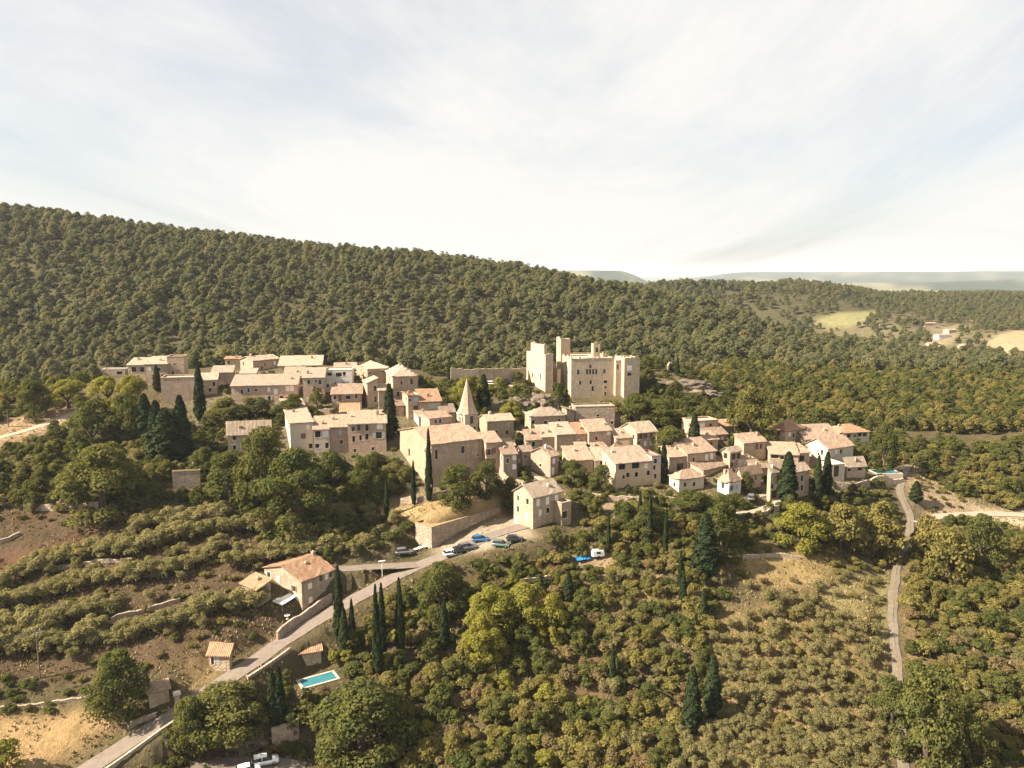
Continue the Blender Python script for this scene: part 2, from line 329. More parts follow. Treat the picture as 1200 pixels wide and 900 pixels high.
ROADS.append((np.array(pl), 1.6, 1.0))
for (u0, u1), hw_ in (((366, 799), (381, 795)), 2.6), (((1028, 554), (1046, 554)), 3.0), (((478, 648), (502, 642)), 1.6):
    pa_, pb_ = hit(*u0, base_h), hit(*u1, base_h); n_ = max(3, int(np.linalg.norm(pb_[:2]-pa_[:2])))
    ln = np.array([pa_ + (pb_-pa_)*k/n_ for k in range(n_+1)])
    if hw_ == 1.0 or hw_ == 1.6: ln[:, 2] = [road_main[((road_main[:, :2]-q[:2])**2).sum(1).argmin(), 2] for q in ln]
    else: ln[:, 2] = ln[:, 2].mean()
    ROADS.append((ln, hw_, .5)); 
cw = P(506, 639, 180); dw = np.array([math.cos(R(46)), math.sin(R(46))]); nw = np.array([math.sin(R(46)), -math.cos(R(46))])   # forecourt along the high wall
ln = []
for s_ in np.arange(-5, 27, 1.0):
    for o_ in (2.0, 3.6):
        q = cw[:2] + dw*s_ + nw*o_; ln.append((q[0], q[1], road_main[((road_main[:, :2]-q)**2).sum(1).argmin(), 2]-.06))
for s_ in np.arange(0, 7, 1.0): q = cw[:2] - dw*2.2 - nw*s_*.8; ln.append((q[0], q[1], road_main[((road_main[:, :2]-q)**2).sum(1).argmin(), 2]-.06))
ROADS.append((np.array(ln), 1.0, .6))
def strip(name, pts, hw, m, lift=0.16, edge=0.12):
    v = []; f = []; n = len(pts)
    for i in range(n):
        t = pts[min(i+1, n-1), :2]-pts[max(i-1, 0), :2]; t = t/np.linalg.norm(t); nn = np.array([-t[1], t[0]])
        for k in range(5):
            u = -1 + k*0.5; w = hw + edge*(math.sin(i*0.7 + k) + math.sin(i*.23+k*2))*(abs(u) == 1)
            v.append((pts[i, 0]+nn[0]*w*u, pts[i, 1]+nn[1]*w*u, pts[i, 2]+lift - (0.03*u*u)))
    for i in range(n-1):
        for k in range(4): a = i*5+k; f.append((a, a+5, a+6, a+1))
    o = mesh(name, v, f, m, None, True); tag(o, kind='structure'); return o
def roadmat(name, c1, c2, c3, sc=0.5):
    m, t, o = newmat(name); v = N(t, 'ShaderNodeTexCoord').outputs['Object']
    b = mixc(t, ramp(t, noise(t, v, sc, 6, 0.65), [(0.36, 0.0), (0.64, 1.0)]), c1, c2)
    b = mixc(t, ramp(t, noise(t, v, 5, 5, 0.7), [(0.45, 0.0), (0.75, 0.7)]), b, c3)
    princ(t, o, b, 0.95, bump(t, noise(t, v, 8, 5), 0.03), 0.1); return m
ASPH = roadmat('asphalt_worn', (0.14, 0.113, 0.094), (0.18, 0.148, 0.124), (0.10, 0.082, 0.07), 0.9)
GRAV = roadmat('gravel_pale', (0.26, 0.21, 0.16), (0.32, 0.265, 0.21), (0.19, 0.15, 0.11))
DIRT = roadmat('track_dirt', (0.115, 0.094, 0.078), (0.165, 0.138, 0.112), (0.085, 0.07, 0.056), 1.1)
strip('road', road_main, 2.1, ASPH); strip('lane', lane_up, 1.8, ASPH, 0.13)
strip('gravel_track', track_r, .95, DIRT); strip('gravel_lane', lane_r, 2.0, GRAV, 0.2); strip('dirt_track', track_l, 1.8, GRAV)
o = strip('grass_strip', track_r, .26, roadmat('track_grass', (0.12, 0.10, 0.06), (0.17, 0.14, 0.09), (0.09, 0.08, 0.05), 1.2), .195, .12)
strip('driveway', drive_b, 2.6, ASPH); strip('village_lane', vill_lane, 1.1, GRAV)
# ------------------------------------------------------------------ ground
PAINT = [  # polygon in photo pixels (projected on the ground), colour, strength
 ([(-80,600),(60,590),(250,590),(340,640),(310,700),(330,740),(220,790),(60,800),(-80,800)], (0.080,0.054,0.034), .9),
 ([(-80,690),(-20,660),(110,625),(135,640),(60,655),(-20,690)], (0.109,0.058,0.036), .9),
 ([(-80,838),(0,832),(60,838),(118,824),(142,850),(96,880),(50,905),(-80,960)], (0.281,0.191,0.098), 1),
 ([(225,778),(258,770),(262,788),(200,810),(212,796)], (0.328,0.226,0.109), .9),
 ([(425,592),(455,582),(520,572),(588,588),(584,604),(506,620),(440,608)], (0.296,0.207,0.105), 1),
 ([(500,648),(590,606),(616,612),(628,629),(600,637),(560,645),(530,652)], (0.281,0.226,0.172), 1),
 ([(700,690),(760,655),(780,690),(720,715),(690,705)], (0.328,0.218,0.109), .8),
 ([(660,640),(720,640),(735,668),(690,680)], (0.265,0.187,0.117), .8),
 ([(855,640),(930,640),(990,655),(960,690),(900,688),(860,665)], (0.250,0.179,0.086), .9),
 ([(960,690),(1040,670),(1040,780),(1010,760),(960,730)], (0.187,0.156,0.070), .9),
 ([(840,720),(960,700),(1040,760),(1040,960),(800,960),(800,800)], (0.195,0.136,0.066), .9),
 ([(1062,660),(1075,640),(1092,700),(1085,780),(1064,790),(1060,720)], (0.211,0.148,0.078), .9),
 ([(1060,560),(1100,545),(1135,590),(1120,606),(1075,600)], (0.265,0.195,0.133), .9),
 ([(1140,592),(1250,596),(1250,625),(1145,610)], (0.390,0.304,0.211), .9),
 ([(-60,500),(0,495),(100,470),(115,480),(50,510),(0,528),(-60,540)], (0.312,0.218,0.133), .9),
 ([(0,580),(40,570),(110,575),(115,590),(30,595)], (0.328,0.211,0.125), .9),
 ([(775,440),(835,445),(880,470),(860,490),(800,500),(760,470)], (0.115,0.092,0.068), .9),
 ([(560,445),(625,443),(625,462),(565,462)], (0.374,0.304,0.226), 1),
 ([(660,480),(760,480),(780,560),(900,590),(1010,560),(1050,565),(1000,500),(800,490)], (0.14,0.115,0.078), .8),
 ([(690,572),(770,580),(780,600),(700,595)], (0.265,0.195,0.133), .9),
 ([(440,480),(620,460),(660,540),(500,590),(240,540),(200,470),(330,430)], (0.125,0.105,0.07), .8),
 ([(590,470),(660,460),(680,520),(620,510)], (0.234,0.187,0.140), .9),
 ([(640,720),(700,700),(720,900),(640,900)], (0.148,0.098,0.055), .8),
 ([(880,440),(940,395),(1000,376),(1090,368),(1320,372),(1320,440),(1100,436)], (0.133,0.111,0.066), .85),
 ([(950,376),(985,366),(1035,364),(1012,380),(965,384)], (0.203,0.187,0.094), 1),
 ([(1150,404),(1165,394),(1320,391),(1320,430),(1215,424),(1165,417)], (0.281,0.218,0.140), 1),
 ([(1085,384),(1125,378),(1120,400),(1090,410)], (0.234,0.187,0.117), .8),
]
rows = np.concatenate([np.linspace(-60, 95, 24), np.arange(96.3, 330, 1.3), np.geomspace(331, 2000, 210), np.geomspace(2040, 26000, 90)])
NCOL = 340; uu = np.linspace(-1, 1, NCOL); uu = 0.72*uu + 0.28*uu**3
wid = (np.maximum(rows, 40)+50)*1.0
GXm = uu[None]*wid[:, None]; GYm = np.repeat(rows[:, None], NCOL, 1)
gx = GXm.ravel(); gy = GYm.ravel(); gz = H(gx, gy)
def inpoly(poly, x, y):
    ins = np.zeros(x.shape, bool); n = len(poly)
    for i in range(n):
        (x1, y1), (x2, y2) = poly[i][:2], poly[(i+1) % n][:2]
        c = ((y1 > y) != (y2 > y)); xx = (x2-x1)*(y-y1)/((y2-y1) if y2 != y1 else 1e-9) + x1
        ins ^= c & (x < xx)
    return ins
col = np.empty((len(gx), 3)); col[:] = (0.09, 0.072, 0.04)
col[gy > 300] = (0.075, 0.066, 0.036)
m = gy > 1250; fz = vnoise(gx, gy, 160, 21) + 0.6*vnoise(gx, gy, 420, 22)
col[m] = np.where((fz[m] > 0.27)[:, None], (0.19, 0.175, 0.12), (0.042, 0.055, 0.042))
POLYW = []
for poly, c, s in PAINT:
    w = [hit(a, b) for a, b in poly]; mm = inpoly(w, gx, gy)
    col[mm] = col[mm]*(1-s) + np.array(c)*s
cg = col.reshape(len(rows), NCOL, 3)
for _ in range(2):
    c2 = cg.copy(); c2[1:-1, 1:-1] = (cg[1:-1, 1:-1]*2 + cg[:-2, 1:-1] + cg[2:, 1:-1] + cg[1:-1, :-2] + cg[1:-1, 2:])/6; cg = c2
idx = np.arange(len(rows)*NCOL).reshape(len(rows), NCOL)
Fq = np.stack([idx[:-1, :-1], idx[:-1, 1:], idx[1:, 1:], idx[1:, :-1]], -1).reshape(-1, 4)
gme = fastmesh('ground', np.c_[gx, gy, gz], Fq)
at = gme.attributes.new('soil', 'FLOAT_COLOR', 'POINT'); at.data.foreach_set('color', np.c_[cg.reshape(-1, 3), np.ones(len(gx))].astype(np.float32).ravel())
gme.polygons.foreach_set('use_smooth', [True]*len(gme.polygons))
gm, t, o = newmat('soil_and_dry_grass'); va = N(t, 'ShaderNodeAttribute', attribute_name='soil'); v = N(t, 'ShaderNodeTexCoord').outputs['Object']
c = mixc(t, ramp(t, noise(t, v, 0.22, 8, 0.68), [(0.32, 0.75), (0.55, 0.0)]), va.outputs['Color'], mixc(t, 1.0, va.outputs['Color'], (0.42, 0.45, 0.36), 'MULTIPLY'))
c = mixc(t, ramp(t, noise(t, v, 1.4, 6, 0.7), [(0.5, 0.0), (0.72, 0.7)]), c, mixc(t, 1.0, va.outputs['Color'], (1.45, 1.4, 1.25), 'MULTIPLY'))
c = mixc(t, ramp(t, noise(t, v, 4.5, 4, 0.7), [(0.36, 0.7), (0.5, 0.0)]), c, mixc(t, 1.0, va.outputs['Color'], (0.4, 0.45, 0.36), 'MULTIPLY'))
hb = N(t, 'ShaderNodeMath', operation='ADD'); L(t, noise(t, v, 1.3, 6, 0.7), hb.inputs[0]); L(t, noise(t, v, 0.3, 4), hb.inputs[1])
princ(t, o, c, 1.0, bump(t, hb.outputs[0], 0.5), 0.05)
gme.materials.append(gm); ground = link(bpy.data.objects.new('ground', gme)); tag(ground, kind='structure')
# ------------------------------------------------------------------ buildings
FOOT = []        # footprints (world polygon) trees keep clear of
PROT = []        # (x0, y0, x1, y1, distance): picture areas that scattered trees in front must leave open
MC = {}
def cached(key, fn):
    if key not in MC: MC[key] = fn()
    return MC[key]
def child(name, me, parent, loc=(0, 0, 0), rz=0):
    o = bpy.data.objects.new(name, me); link(o, parent); o.location = loc; o.rotation_euler = (0, 0, rz); return o
def q1(v): return round(v*8)/8
def mk(mb, m):
    me = bpy.data.meshes.new('part'); me.from_pydata(mb.v, [], mb.f); me.update(); me.materials.append(m); return me
def arch_poly(w, h, inset=0):          # outline of an arched opening in x,z
    r = w/2; pts = [(-r, 0), (r, 0)]
    pts += [(r*math.cos(a), h-r + r*math.sin(a)) for a in [math.pi*k/8 for k in range(9)]]
    return pts
def window(root, x, y, z, rz, w, h, style='d'):
    """x,y,z: sill centre on the wall plane in root's space; the wall faces local -y after rz."""
    w, h = q1(w), q1(h)
    glass = cached(('pane', w, h), lambda: mk(MB().box(-w/2, w/2, 0.17, 0.21, 0, h), GLASS))
    if style in ('s', 'sb', 'sg', 'sn'):               # shutters closed over the opening
        nm = 'shuttered_window'; o = child('window', glass, root, (x, y, z), rz)
        k = {'s': 'w', 'sb': 'b', 'sg': 'g', 'sn': 'n'}[style]
        for sgn in (-1, 1):
            s = cached(('shc', k, w, h), lambda: mk(MB().box(-w/4+.012, w/4-.012, -0.03, 0.03, 0, h).box(-w/4+.06, w/4-.06, -0.05, -0.03, h*.2, h*.26).box(-w/4+.06, w/4-.06, -0.05, -0.03, h*.74, h*.8), SHUT[k]))
            child('shutter', s, o, (sgn*w/4, 0, 0))
        return o
    o = child('window', glass, root, (x, y, z), rz)
    if style == 'v': return o
    fr = cached(('fr', w, h, style), lambda: mk(MB().box(-w/2-.12, w/2+.12, -0.05, 0.1, -0.13, -0.003).box(-w/2-.12, w/2+.12, -0.03, 0.1, h+.003, h+.17)
        .box(-w/2+.002, -w/2+.07, .1, .17, 0, h).box(w/2-.07, w/2-.002, .1, .17, 0, h), FRAME if style != 'c' else FRAME))
    child('frame', fr, o)
    if style in ('o', 'ob', 'og', 'on'):               # shutters folded back beside it
        k = {'o': 'w', 'ob': 'b', 'og': 'g', 'on': 'n'}[style]
        for sgn in (-1, 1):
            s = cached(('sho', k, w, h), lambda: mk(MB().box(-w/4, w/4, -0.06, -0.015, 0, h), SHUT[k]))
            child('shutter', s, o, (sgn*(w*.75+.03), 0, 0))
    return o
def door(root, x, y, z, rz, w, h, mat=None):
    w, h = q1(w), q1(h)
    lf = cached(('door', w, h, mat.name if mat else ''), lambda: mk(MB().box(-w/2+.08, w/2-.08, .14, .2, 0, h-.08), mat or WOODD))
    o = child('door', lf, root, (x, y, z), rz)
    child('frame', cached(('dfr', w, h), lambda: mk(MB().box(-w/2-.1, -w/2+.08, -.04, .2, -.05, h).box(w/2-.08, w/2+.1, -.04, .2, -.05, h).box(-w/2-.14, w/2+.14, -.05, .2, h-.08, h+.16), FRAME)), o)
    return o
def roof_fn(kind, a, b, rise):
    if kind == 'gx': return lambda x, y: rise*(1-abs(2*y/b-1)), [0, a], [0, b/2, b]
    if kind == 'gy': return lambda x, y: rise*(1-abs(2*x/a-1)), [0, a/2, a], [0, b]
    if kind == 'sf': return lambda x, y: rise*(y/b), [0, a], [0, b]
    if kind == 'sb': return lambda x, y: rise*(1-y/b), [0, a], [0, b]
    if kind == 'sl': return lambda x, y: rise*(x/a), [0, a], [0, b]
    if kind == 'sr': return lambda x, y: rise*(1-x/a), [0, a], [0, b]
    if kind == 'hip':
        mn = min(a, b)/2
        return lambda x, y: rise*min(x, a-x, y, b-y)/mn, [0, mn, a-mn, a] if a >= b else [0, a/2, a], [0, b/2, b] if a >= b else [0, mn, b-mn, b]
    return lambda x, y: 0.0, [0, a], [0, b]
def lines(xs, lo, hi, step, ov):
    out = [lo-ov]
    xs = sorted(set([round(v, 3) for v in xs if lo < v < hi] + [lo, hi]))
    for i in range(len(xs)-1):
        n = max(1, int(round((xs[i+1]-xs[i])/step)))
        out += [xs[i] + (xs[i+1]-xs[i])*k/n for k in range(n)]
    return out + [hi, hi+ov]
def roof_mesh(name, kind, a, b, h, rise, mat, root, ov=0.38, th=0.2, loc=(0, 0, 0), rz=0):
    fn, bx, by = roof_fn(kind, a, b, rise)
    xs = lines(bx, 0, a, 1.0, ov); ys = lines(by, 0, b, 1.0, ov); nx, ny = len(xs), len(ys)
    def ext(x, y):                     # carry the slope over the overhang
        cx, cy = min(max(x, 0), a), min(max(y, 0), b); z = fn(cx, cy); e = 0.01
        if x < 0: z += (fn(0, cy)-fn(e, cy))/e*(-x)
        if x > a: z += (fn(a, cy)-fn(a-e, cy))/e*(x-a)
        if y < 0: z += (fn(cx, 0)-fn(cx, e))/e*(-y)
        if y > b: z += (fn(cx, b)-fn(cx, b-e))/e*(y-b)
        return z
    v = []; jit = [random.uniform(-.07, .07) for _ in range(nx*ny)]
    for j, y in enumerate(ys):
        for i, x in enumerate(xs):
            jx = random.uniform(-.05, .05) if i in (0, nx-1) else 0; jy = random.uniform(-.05, .05) if j in (0, ny-1) else 0
            v.append((x+jx, y+jy, h + ext(x, y) + th + jit[j*nx+i]))
    n0 = nx*ny; v += [(p[0], p[1], p[2]-th-jit[k]-.01) for k, p in enumerate(v[:n0])]
    f = []; uvs = []
    for j in range(ny-1):
        for i in range(nx-1):
            q = (j*nx+i, j*nx+i+1, (j+1)*nx+i+1, (j+1)*nx+i); f.append(q)
            f.append(tuple(n0+k for k in q[::-1]))
    for i in range(nx-1): f += [(i, n0+i, n0+i+1, i+1), ((ny-1)*nx+i+1, n0+(ny-1)*nx+i+1, n0+(ny-1)*nx+i, (ny-1)*nx+i)]
    for j in range(ny-1): f += [((j+1)*nx, n0+(j+1)*nx, n0+j*nx, j*nx), (j*nx+nx-1, n0+j*nx+nx-1, n0+(j+1)*nx+nx-1, (j+1)*nx+nx-1)]
    o = mesh(name, v, f, mat, root); o.location = loc; o.rotation_euler = (0, 0, rz)
    me = o.data; uv = me.uv_layers.new(name='UVMap')
    for p in me.polygons:
        c = p.center; e = 0.05; gxx = ext(c.x+e, c.y)-ext(c.x-e, c.y); gyy = ext(c.x, c.y+e)-ext(c.x, c.y-e)
        alongx = abs(gxx) > abs(gyy)       # slope falls along x -> tile rows stack along x
        for li in p.loop_indices:
            q = me.vertices[me.loops[li].vertex_index].co
            uv.data[li].uv = (q.y, q.x) if alongx else (q.x, q.y)
    return o
def wall_strip(v, f, p0, p1, zb, h, top, opens, depth=0.22):
    """vertical wall from p0 to p1 (2d), with openings [(u0,u1,z0,z1)] cut through, top(u) above h"""
    p0 = np.array(p0, float); p1 = np.array(p1, float); Lw = np.linalg.norm(p1-p0); d = (p1-p0)/Lw; nrm = np.array([d[1], -d[0]])   # outward for ccw walls
    us = sorted(set([0, Lw/2, Lw] + [min(max(o[k], 0), Lw) for o in opens for k in (0, 1)])); zs = sorted(set([zb, h] + [min(max(o[k], zb), h) for o in opens for k in (2, 3)]))
    ids = {}
    def vid(u, z, inn=0):
        k = (round(u, 4), round(z, 4), inn)
        if k not in ids:
            q = p0 + d*u - nrm*inn; v.append((q[0], q[1], z)); ids[k] = len(v)-1
        return ids[k]
    def inop(u, z): return any(o[0] < u < o[1] and o[2] < z < o[3] for o in opens)
    for i in range(len(us)-1):
        for j in range(len(zs)-1):
            if not inop((us[i]+us[i+1])/2, (zs[j]+zs[j+1])/2):
                f.append((vid(us[i], zs[j]), vid(us[i+1], zs[j]), vid(us[i+1], zs[j+1]), vid(us[i], zs[j+1])))
        t0, t1 = top(us[i]), top(us[i+1])
        if t0 > 0.02 or t1 > 0.02:
            f.append((vid(us[i], h), vid(us[i+1], h), vid(us[i+1], h+max(t1, .01)), vid(us[i], h+max(t0, .01))))
    for (u0, u1, z0, z1) in opens:
        for (a1, b1, a2, b2) in ((u0, z0, u1, z0), (u1, z0, u1, z1), (u1, z1, u0, z1), (u0, z1, u0, z0)):
            f.append((vid(a1, b1), vid(a2, b2), vid(a2, b2, depth), vid(a1, b1, depth)))
def solve_len(c, dirn, px):
    k = (px-600)/FPX; d0 = c[1]*cp - (c[2]-CZ)*sp
    return (k*d0 - c[0])/(dirn[0] - k*dirn[1]*cp)
def z_at(c, py):
    v = (450-py)/FPX; y = c[1]
    return CZ + y*(v*cp - sp)/(cp + v*sp)
def locate(cx, yb, Y=None):
    c = P(cx, yb, Y) if Y else hit(cx, yb); return np.array(c)
class Block:
    """cx,yb,ye: pixel of the near corner at the ground and at the eaves; lx, rx: pixels where the left and right faces end
    (a string '8' gives metres); th: turn of the right face in degrees."""
    def __init__(s, root, cx, yb, ye, lx, rx, th=20, roof='gx', rise=None, wall='warm', rf='pale', Y=None, wins=(), auto=0, found=3.5, wname='wall', chim=(), doors=(), ov=0.38, astyle=('d', 'd', 'ob', 'og', 's'), corner=None):
        c = locate(cx, yb, Y) if corner is None else np.array(corner); t_ = R(th); s.c = c; s.th = t_
        dr = np.array([math.cos(t_), math.sin(t_)]); dl = np.array([-math.sin(t_), math.cos(t_)]); s.dr, s.dl = dr, dl
        a = float(rx) if isinstance(rx, str) else solve_len(c, dr, rx); b = float(lx) if isinstance(lx, str) else solve_len(c, dl, lx)
        a = min(max(a, 1.2), 60); b = min(max(b, 1.2), 40); s.a, s.b = a, b
        h = z_at(c, ye)-c[2]; s.h = h
        own = root is None
        s.root = root
        s.args = (roof, rise, wall, rf, wins, auto, found, wname, chim, doors, ov, astyle)
        FOOT.append([tuple(c[:2]-dr*.6-dl*.6), tuple(c[:2]+dr*(a+.6)-dl*.6), tuple(c[:2]+dr*(a+.6)+dl*(b+.6)), tuple(c[:2]-dr*.6+dl*(b+.6))])
        pts = [proj((*(c[:2]+dr*u+dl*w), c[2]+z)) for u in (0, a) for w in (0, b) for z in (0, h)]
        xs_ = [p[0] for p in pts]; ys_ = [p[1] for p in pts]
        PROT.append((min(xs_), min(ys_)-4, max(xs_), max(pts[0][1], ye)-3, c[1]+2))
    def face_uv(s, face, px, py):
        d = ray(px, py); n = s.dl if face == 'F' else s.dr; o = s.c
        t_ = (o[0]*n[0]+o[1]*n[1])/(d[0]*n[0]+d[1]*n[1]); p = d*t_; p[2] += CZ
        u = (p[0]-o[0])*(s.dr if face == 'F' else s.dl)[0] + (p[1]-o[1])*(s.dr if face == 'F' else s.dl)[1]
        return u, p[2]-o[2]
    def build(s, root, rootc=None, rooth=None):
        roof, rise, wall, rf, wins, auto, found, wname, chim, doors, ov, astyle = s.args; a, b, h = s.a, s.b, s.h
        if rise is None: rise = {'gx': b*.15, 'gy': a*.15, 'hip': min(a, b)*.16, 'flat': 0}.get(roof, 0.25*(b if roof in ('sf', 'sb') else a))
        fn = roof_fn(roof, a, b, rise)[0]
        if rootc is None: loc = (0, 0, 0); rz = 0
        else:
            dd = s.c - rootc; ca, sa = math.cos(-rooth), math.sin(-rooth); loc = (dd[0]*ca-dd[1]*sa, dd[0]*sa+dd[1]*ca, dd[2]); rz = s.th-rooth
        ops = {'F': [], 'L': []}; items = []
        def fits(face, u, z, w, hh):
            W = a if face == 'F' else b
            if u-w/2 < .2 or u+w/2 > W-.2 or z < -found+.3 or z+hh > h-.12: return False
            return not any(u-w/2-.15 < o[1] and u+w/2+.15 > o[0] and z-.15 < o[3] and z+hh+.15 > o[2] for o in ops[face])
        for wn in wins:
            face, px, py, w, hh = wn[:5]; st = wn[5] if len(wn) > 5 else 'd'
            u, z = s.face_uv(face, px, py); z -= hh/2
            W = a if face == 'F' else b; u = min(max(u, w/2+.3), W-w/2-.3); z = min(z, h-hh-.2)
            if fits(face, u, z, w, hh): ops[face].append((u-w/2, u+w/2, z, z+hh)); items.append((face, u, z, w, hh, st))
        for dn in doors:
            face, px, py, w, hh = dn[:5]; u, z = s.face_uv(face, px, py); z -= hh/2; W = a if face == 'F' else b; u = min(max(u, w/2+.3), W-w/2-.3)
            if fits(face, u, z, w, hh): ops[face].append((u-w/2, u+w/2, z, z+hh)); items.append((face, u, z, w, hh, 'door'))
        if auto:
            for face, W in (('F', a), ('L', b)):
                nst = max(1, int(h//2.9)); ncol = max(1, int(W//3.0))
                if W < 2: continue
                for k in range(nst):
                    for i in range(ncol):
                        if random.random() < auto:
                            w = random.choice((.8, .9, 1.0)); hh = random.choice((1.2, 1.4, 1.5)) if h > 3 else .9
                            u = W*(i+.5)/ncol + random.uniform(-.35, .35); z = (h-.7-hh) - k*2.75
                            if z < -.2: continue
                            if fits(face, u, z, w, hh): ops[face].append((u-w/2, u+w/2, z, z+hh)); items.append((face, u, z, w, hh, random.choice(astyle)))
        items = [(f_, u, z, q1(w), q1(hh), st) for f_, u, z, w, hh, st in items]
        for k in ops: ops[k] = []
        for f_, u, z, w, hh, st in items: ops[f_].append((u-w/2, u+w/2, z, z+hh))
        v = []; f = []
        flipL = [(b-o[1], b-o[0], o[2], o[3]) for o in ops['L']]
        wall_strip(v, f, (0, 0), (a, 0), -found, h, lambda u: fn(u, 0), ops['F'])
        wall_strip(v, f, (a, 0), (a, b), -found, h, lambda u: fn(a, u), [])
        wall_strip(v, f, (a, b), (0, b), -found, h, lambda u: fn(a-u, b), [])
        wall_strip(v, f, (0, b), (0, 0), -found, h, lambda u: fn(0, b-u), flipL)
        wo = mesh(wname, v, f, ST[wall], root); wo.location = loc; wo.rotation_euler = (0, 0, rz); s.wall = wo
        ca, sa = math.cos(rz), math.sin(rz)
        def tr(x, y, z): return (loc[0]+x*ca-y*sa, loc[1]+x*sa+y*ca, loc[2]+z)
        if roof == 'flat':
            pb = MB().box(.25, a-.25, .25, b-.25, h-.5, h-.3).box(-.06, a+.06, -.06, .26, h, h+.16).box(-.06, a+.06, b-.26, b+.06, h, h+.16).box(-.06, .26, .26, b-.26, h, h+.155).box(a-.26, a+.06, .26, b-.26, h, h+.155)
            s.roof = pb.build('roof', ST[wall] if rf is None else (ST[rf] if rf in ST else RF[rf]), root); s.roof.location = loc; s.roof.rotation_euler = (0, 0, rz)
        elif roof == 'none': s.roof = None
        else:
            s.roof = roof_mesh('roof', roof, a, b, h, rise, RF[rf], root, ov=ov, loc=loc, rz=rz)
        for fx, fy, hc in chim:
            z0 = h + fn(a*fx, b*fy); ch = MB().box(a*fx-.35, a*fx+.35, b*fy-.3, b*fy+.3, z0-.5, z0+hc).box(a*fx-.45, a*fx+.45, b*fy-.4, b*fy+.4, z0+hc, z0+hc+.12).box(a*fx-.2, a*fx+.2, b*fy-.15, b*fy+.15, z0+hc+.12, z0+hc+.35).build('chimney', ST[random.choice(('pink', 'cream', 'warm'))], s.roof)
        for face, u, z, w, hh, st in items:
            x, y, z_ = tr(u, 0, z) if face == 'F' else tr(0, u, z); ang = rz if face == 'F' else rz-math.pi/2
            if st == 'door': door(root, x, y, z_, ang, w, hh)
            else: window(root, x, y, z_, ang, w, hh, st)
        return s
def house(label, *args, name='stone_house', cat='house', group=None, **kw):
    if name == 'stone_house':
        kw.setdefault('auto', .42)
        if kw.get('roof', 'gx') not in ('flat', 'none') and not kw.get('chim') and random.random() < .65: kw['chim'] = [(random.uniform(.15, .85), random.uniform(.35, .7), random.uniform(.5, .9))]
    b = Block(None, *args, **kw); root = empty(name, tuple(b.c), b.th, label, cat, group); b.build(root); b.root = root; return b
def compound(name, label, cat, blocks):
    """several blocks joined into one building; first one gives the origin"""
    bs = [Block(None, *a, **k) for a, k in blocks]; b0 = bs[0]
    root = empty(name, tuple(b0.c), b0.th, label, cat)
    for b in bs: b.build(root, b0.c, b0.th)
    return root, bs
# ---- castle
castY = hit(669, 466)[1]
castle, cb = compound('castle', 'ruined medieval castle of pale stone with square towers on the village crest', 'castle', [
  ((669, 466, 421, 652, 719), dict(th=12, roof='flat', wall='castle', rf=None, Y=castY, found=5, wname='keep', wins=[
     ('F',677.7,436,.9,1.6,'v'),('F',692,429.3,.7,1.3,'v'),('F',688,435.6,.75,1.7,'v'),('F',691.6,435.6,.75,1.7,'v'),('F',695.2,435.6,.75,1.7,'v'),('F',698.8,435.6,.75,1.7,'v'),('F',708.4,435,.8,1.5,'v'),
     ('F',680,448.7,.7,1.2,'v'),('F',692.3,448,.8,1.2,'v'),('F',694.7,455.5,.7,1.7,'v'),('F',709.6,447.3,1.2,1.0,'v'),('F',709.6,453.9,.8,.7,'v'),('L',658.3,434.7,.9,1.3,'v'),('L',664,436,.9,1.3,'v')], doors=[('F',709.3,461.5,.9,1.8)])),
  ((721, 462, 423, '9', 731), dict(th=12, roof='flat', wall='castle', rf=None, Y=castY+1.5, found=6, wname='buttress', wins=[('F',724,430,.6,1.6,'v')])),
  ((731, 460, 420.5, '9', 749), dict(th=14, roof='flat', wall='castle', rf=None, Y=castY-.6, found=7, wname='bastion', wins=[('F',738,431.5,1.6,1.6,'s'),('F',737.6,438.6,1.5,1.0,'v')])),
  ((639, 449, 416, 617, 648), dict(th=27, roof='flat', wall='castle', rf=None, Y=castY+2, found=6, wname='tower', wins=[('L',624,440,.8,1.6,'v')], doors=[('L',633.6,441.5,1.0,2.2)])),
  ((637.5, 424, 405, 622, 640), dict(th=27, roof='flat', wall='castle', rf=None, Y=castY+3.2, found=3, wname='turret')),
  ((657, 436, 398, '4', 668), dict(th=20, roof='flat', rf=None, wall='warm', Y=castY+11, found=10, wname='tower_fragment', ov=.05)),
  ((695, 432, 404.5, 692.6, 703), dict(th=25, roof='none', wall='castle', rf=None, Y=castY+10, found=8, wname='turret', wins=[('F',699.5,410,1.1,1.8,'v')])),
  ((706, 430, 416, '3', 711), dict(th=25, roof='none', wall='castle', rf=None, Y=castY+9, found=6, wname='wall_fragment')),
  ((653, 447, 433, 646, 657), dict(th=14, roof='flat', wall='castle', rf=None, Y=castY+5, found=6, wname='forecourt_wall')),
])
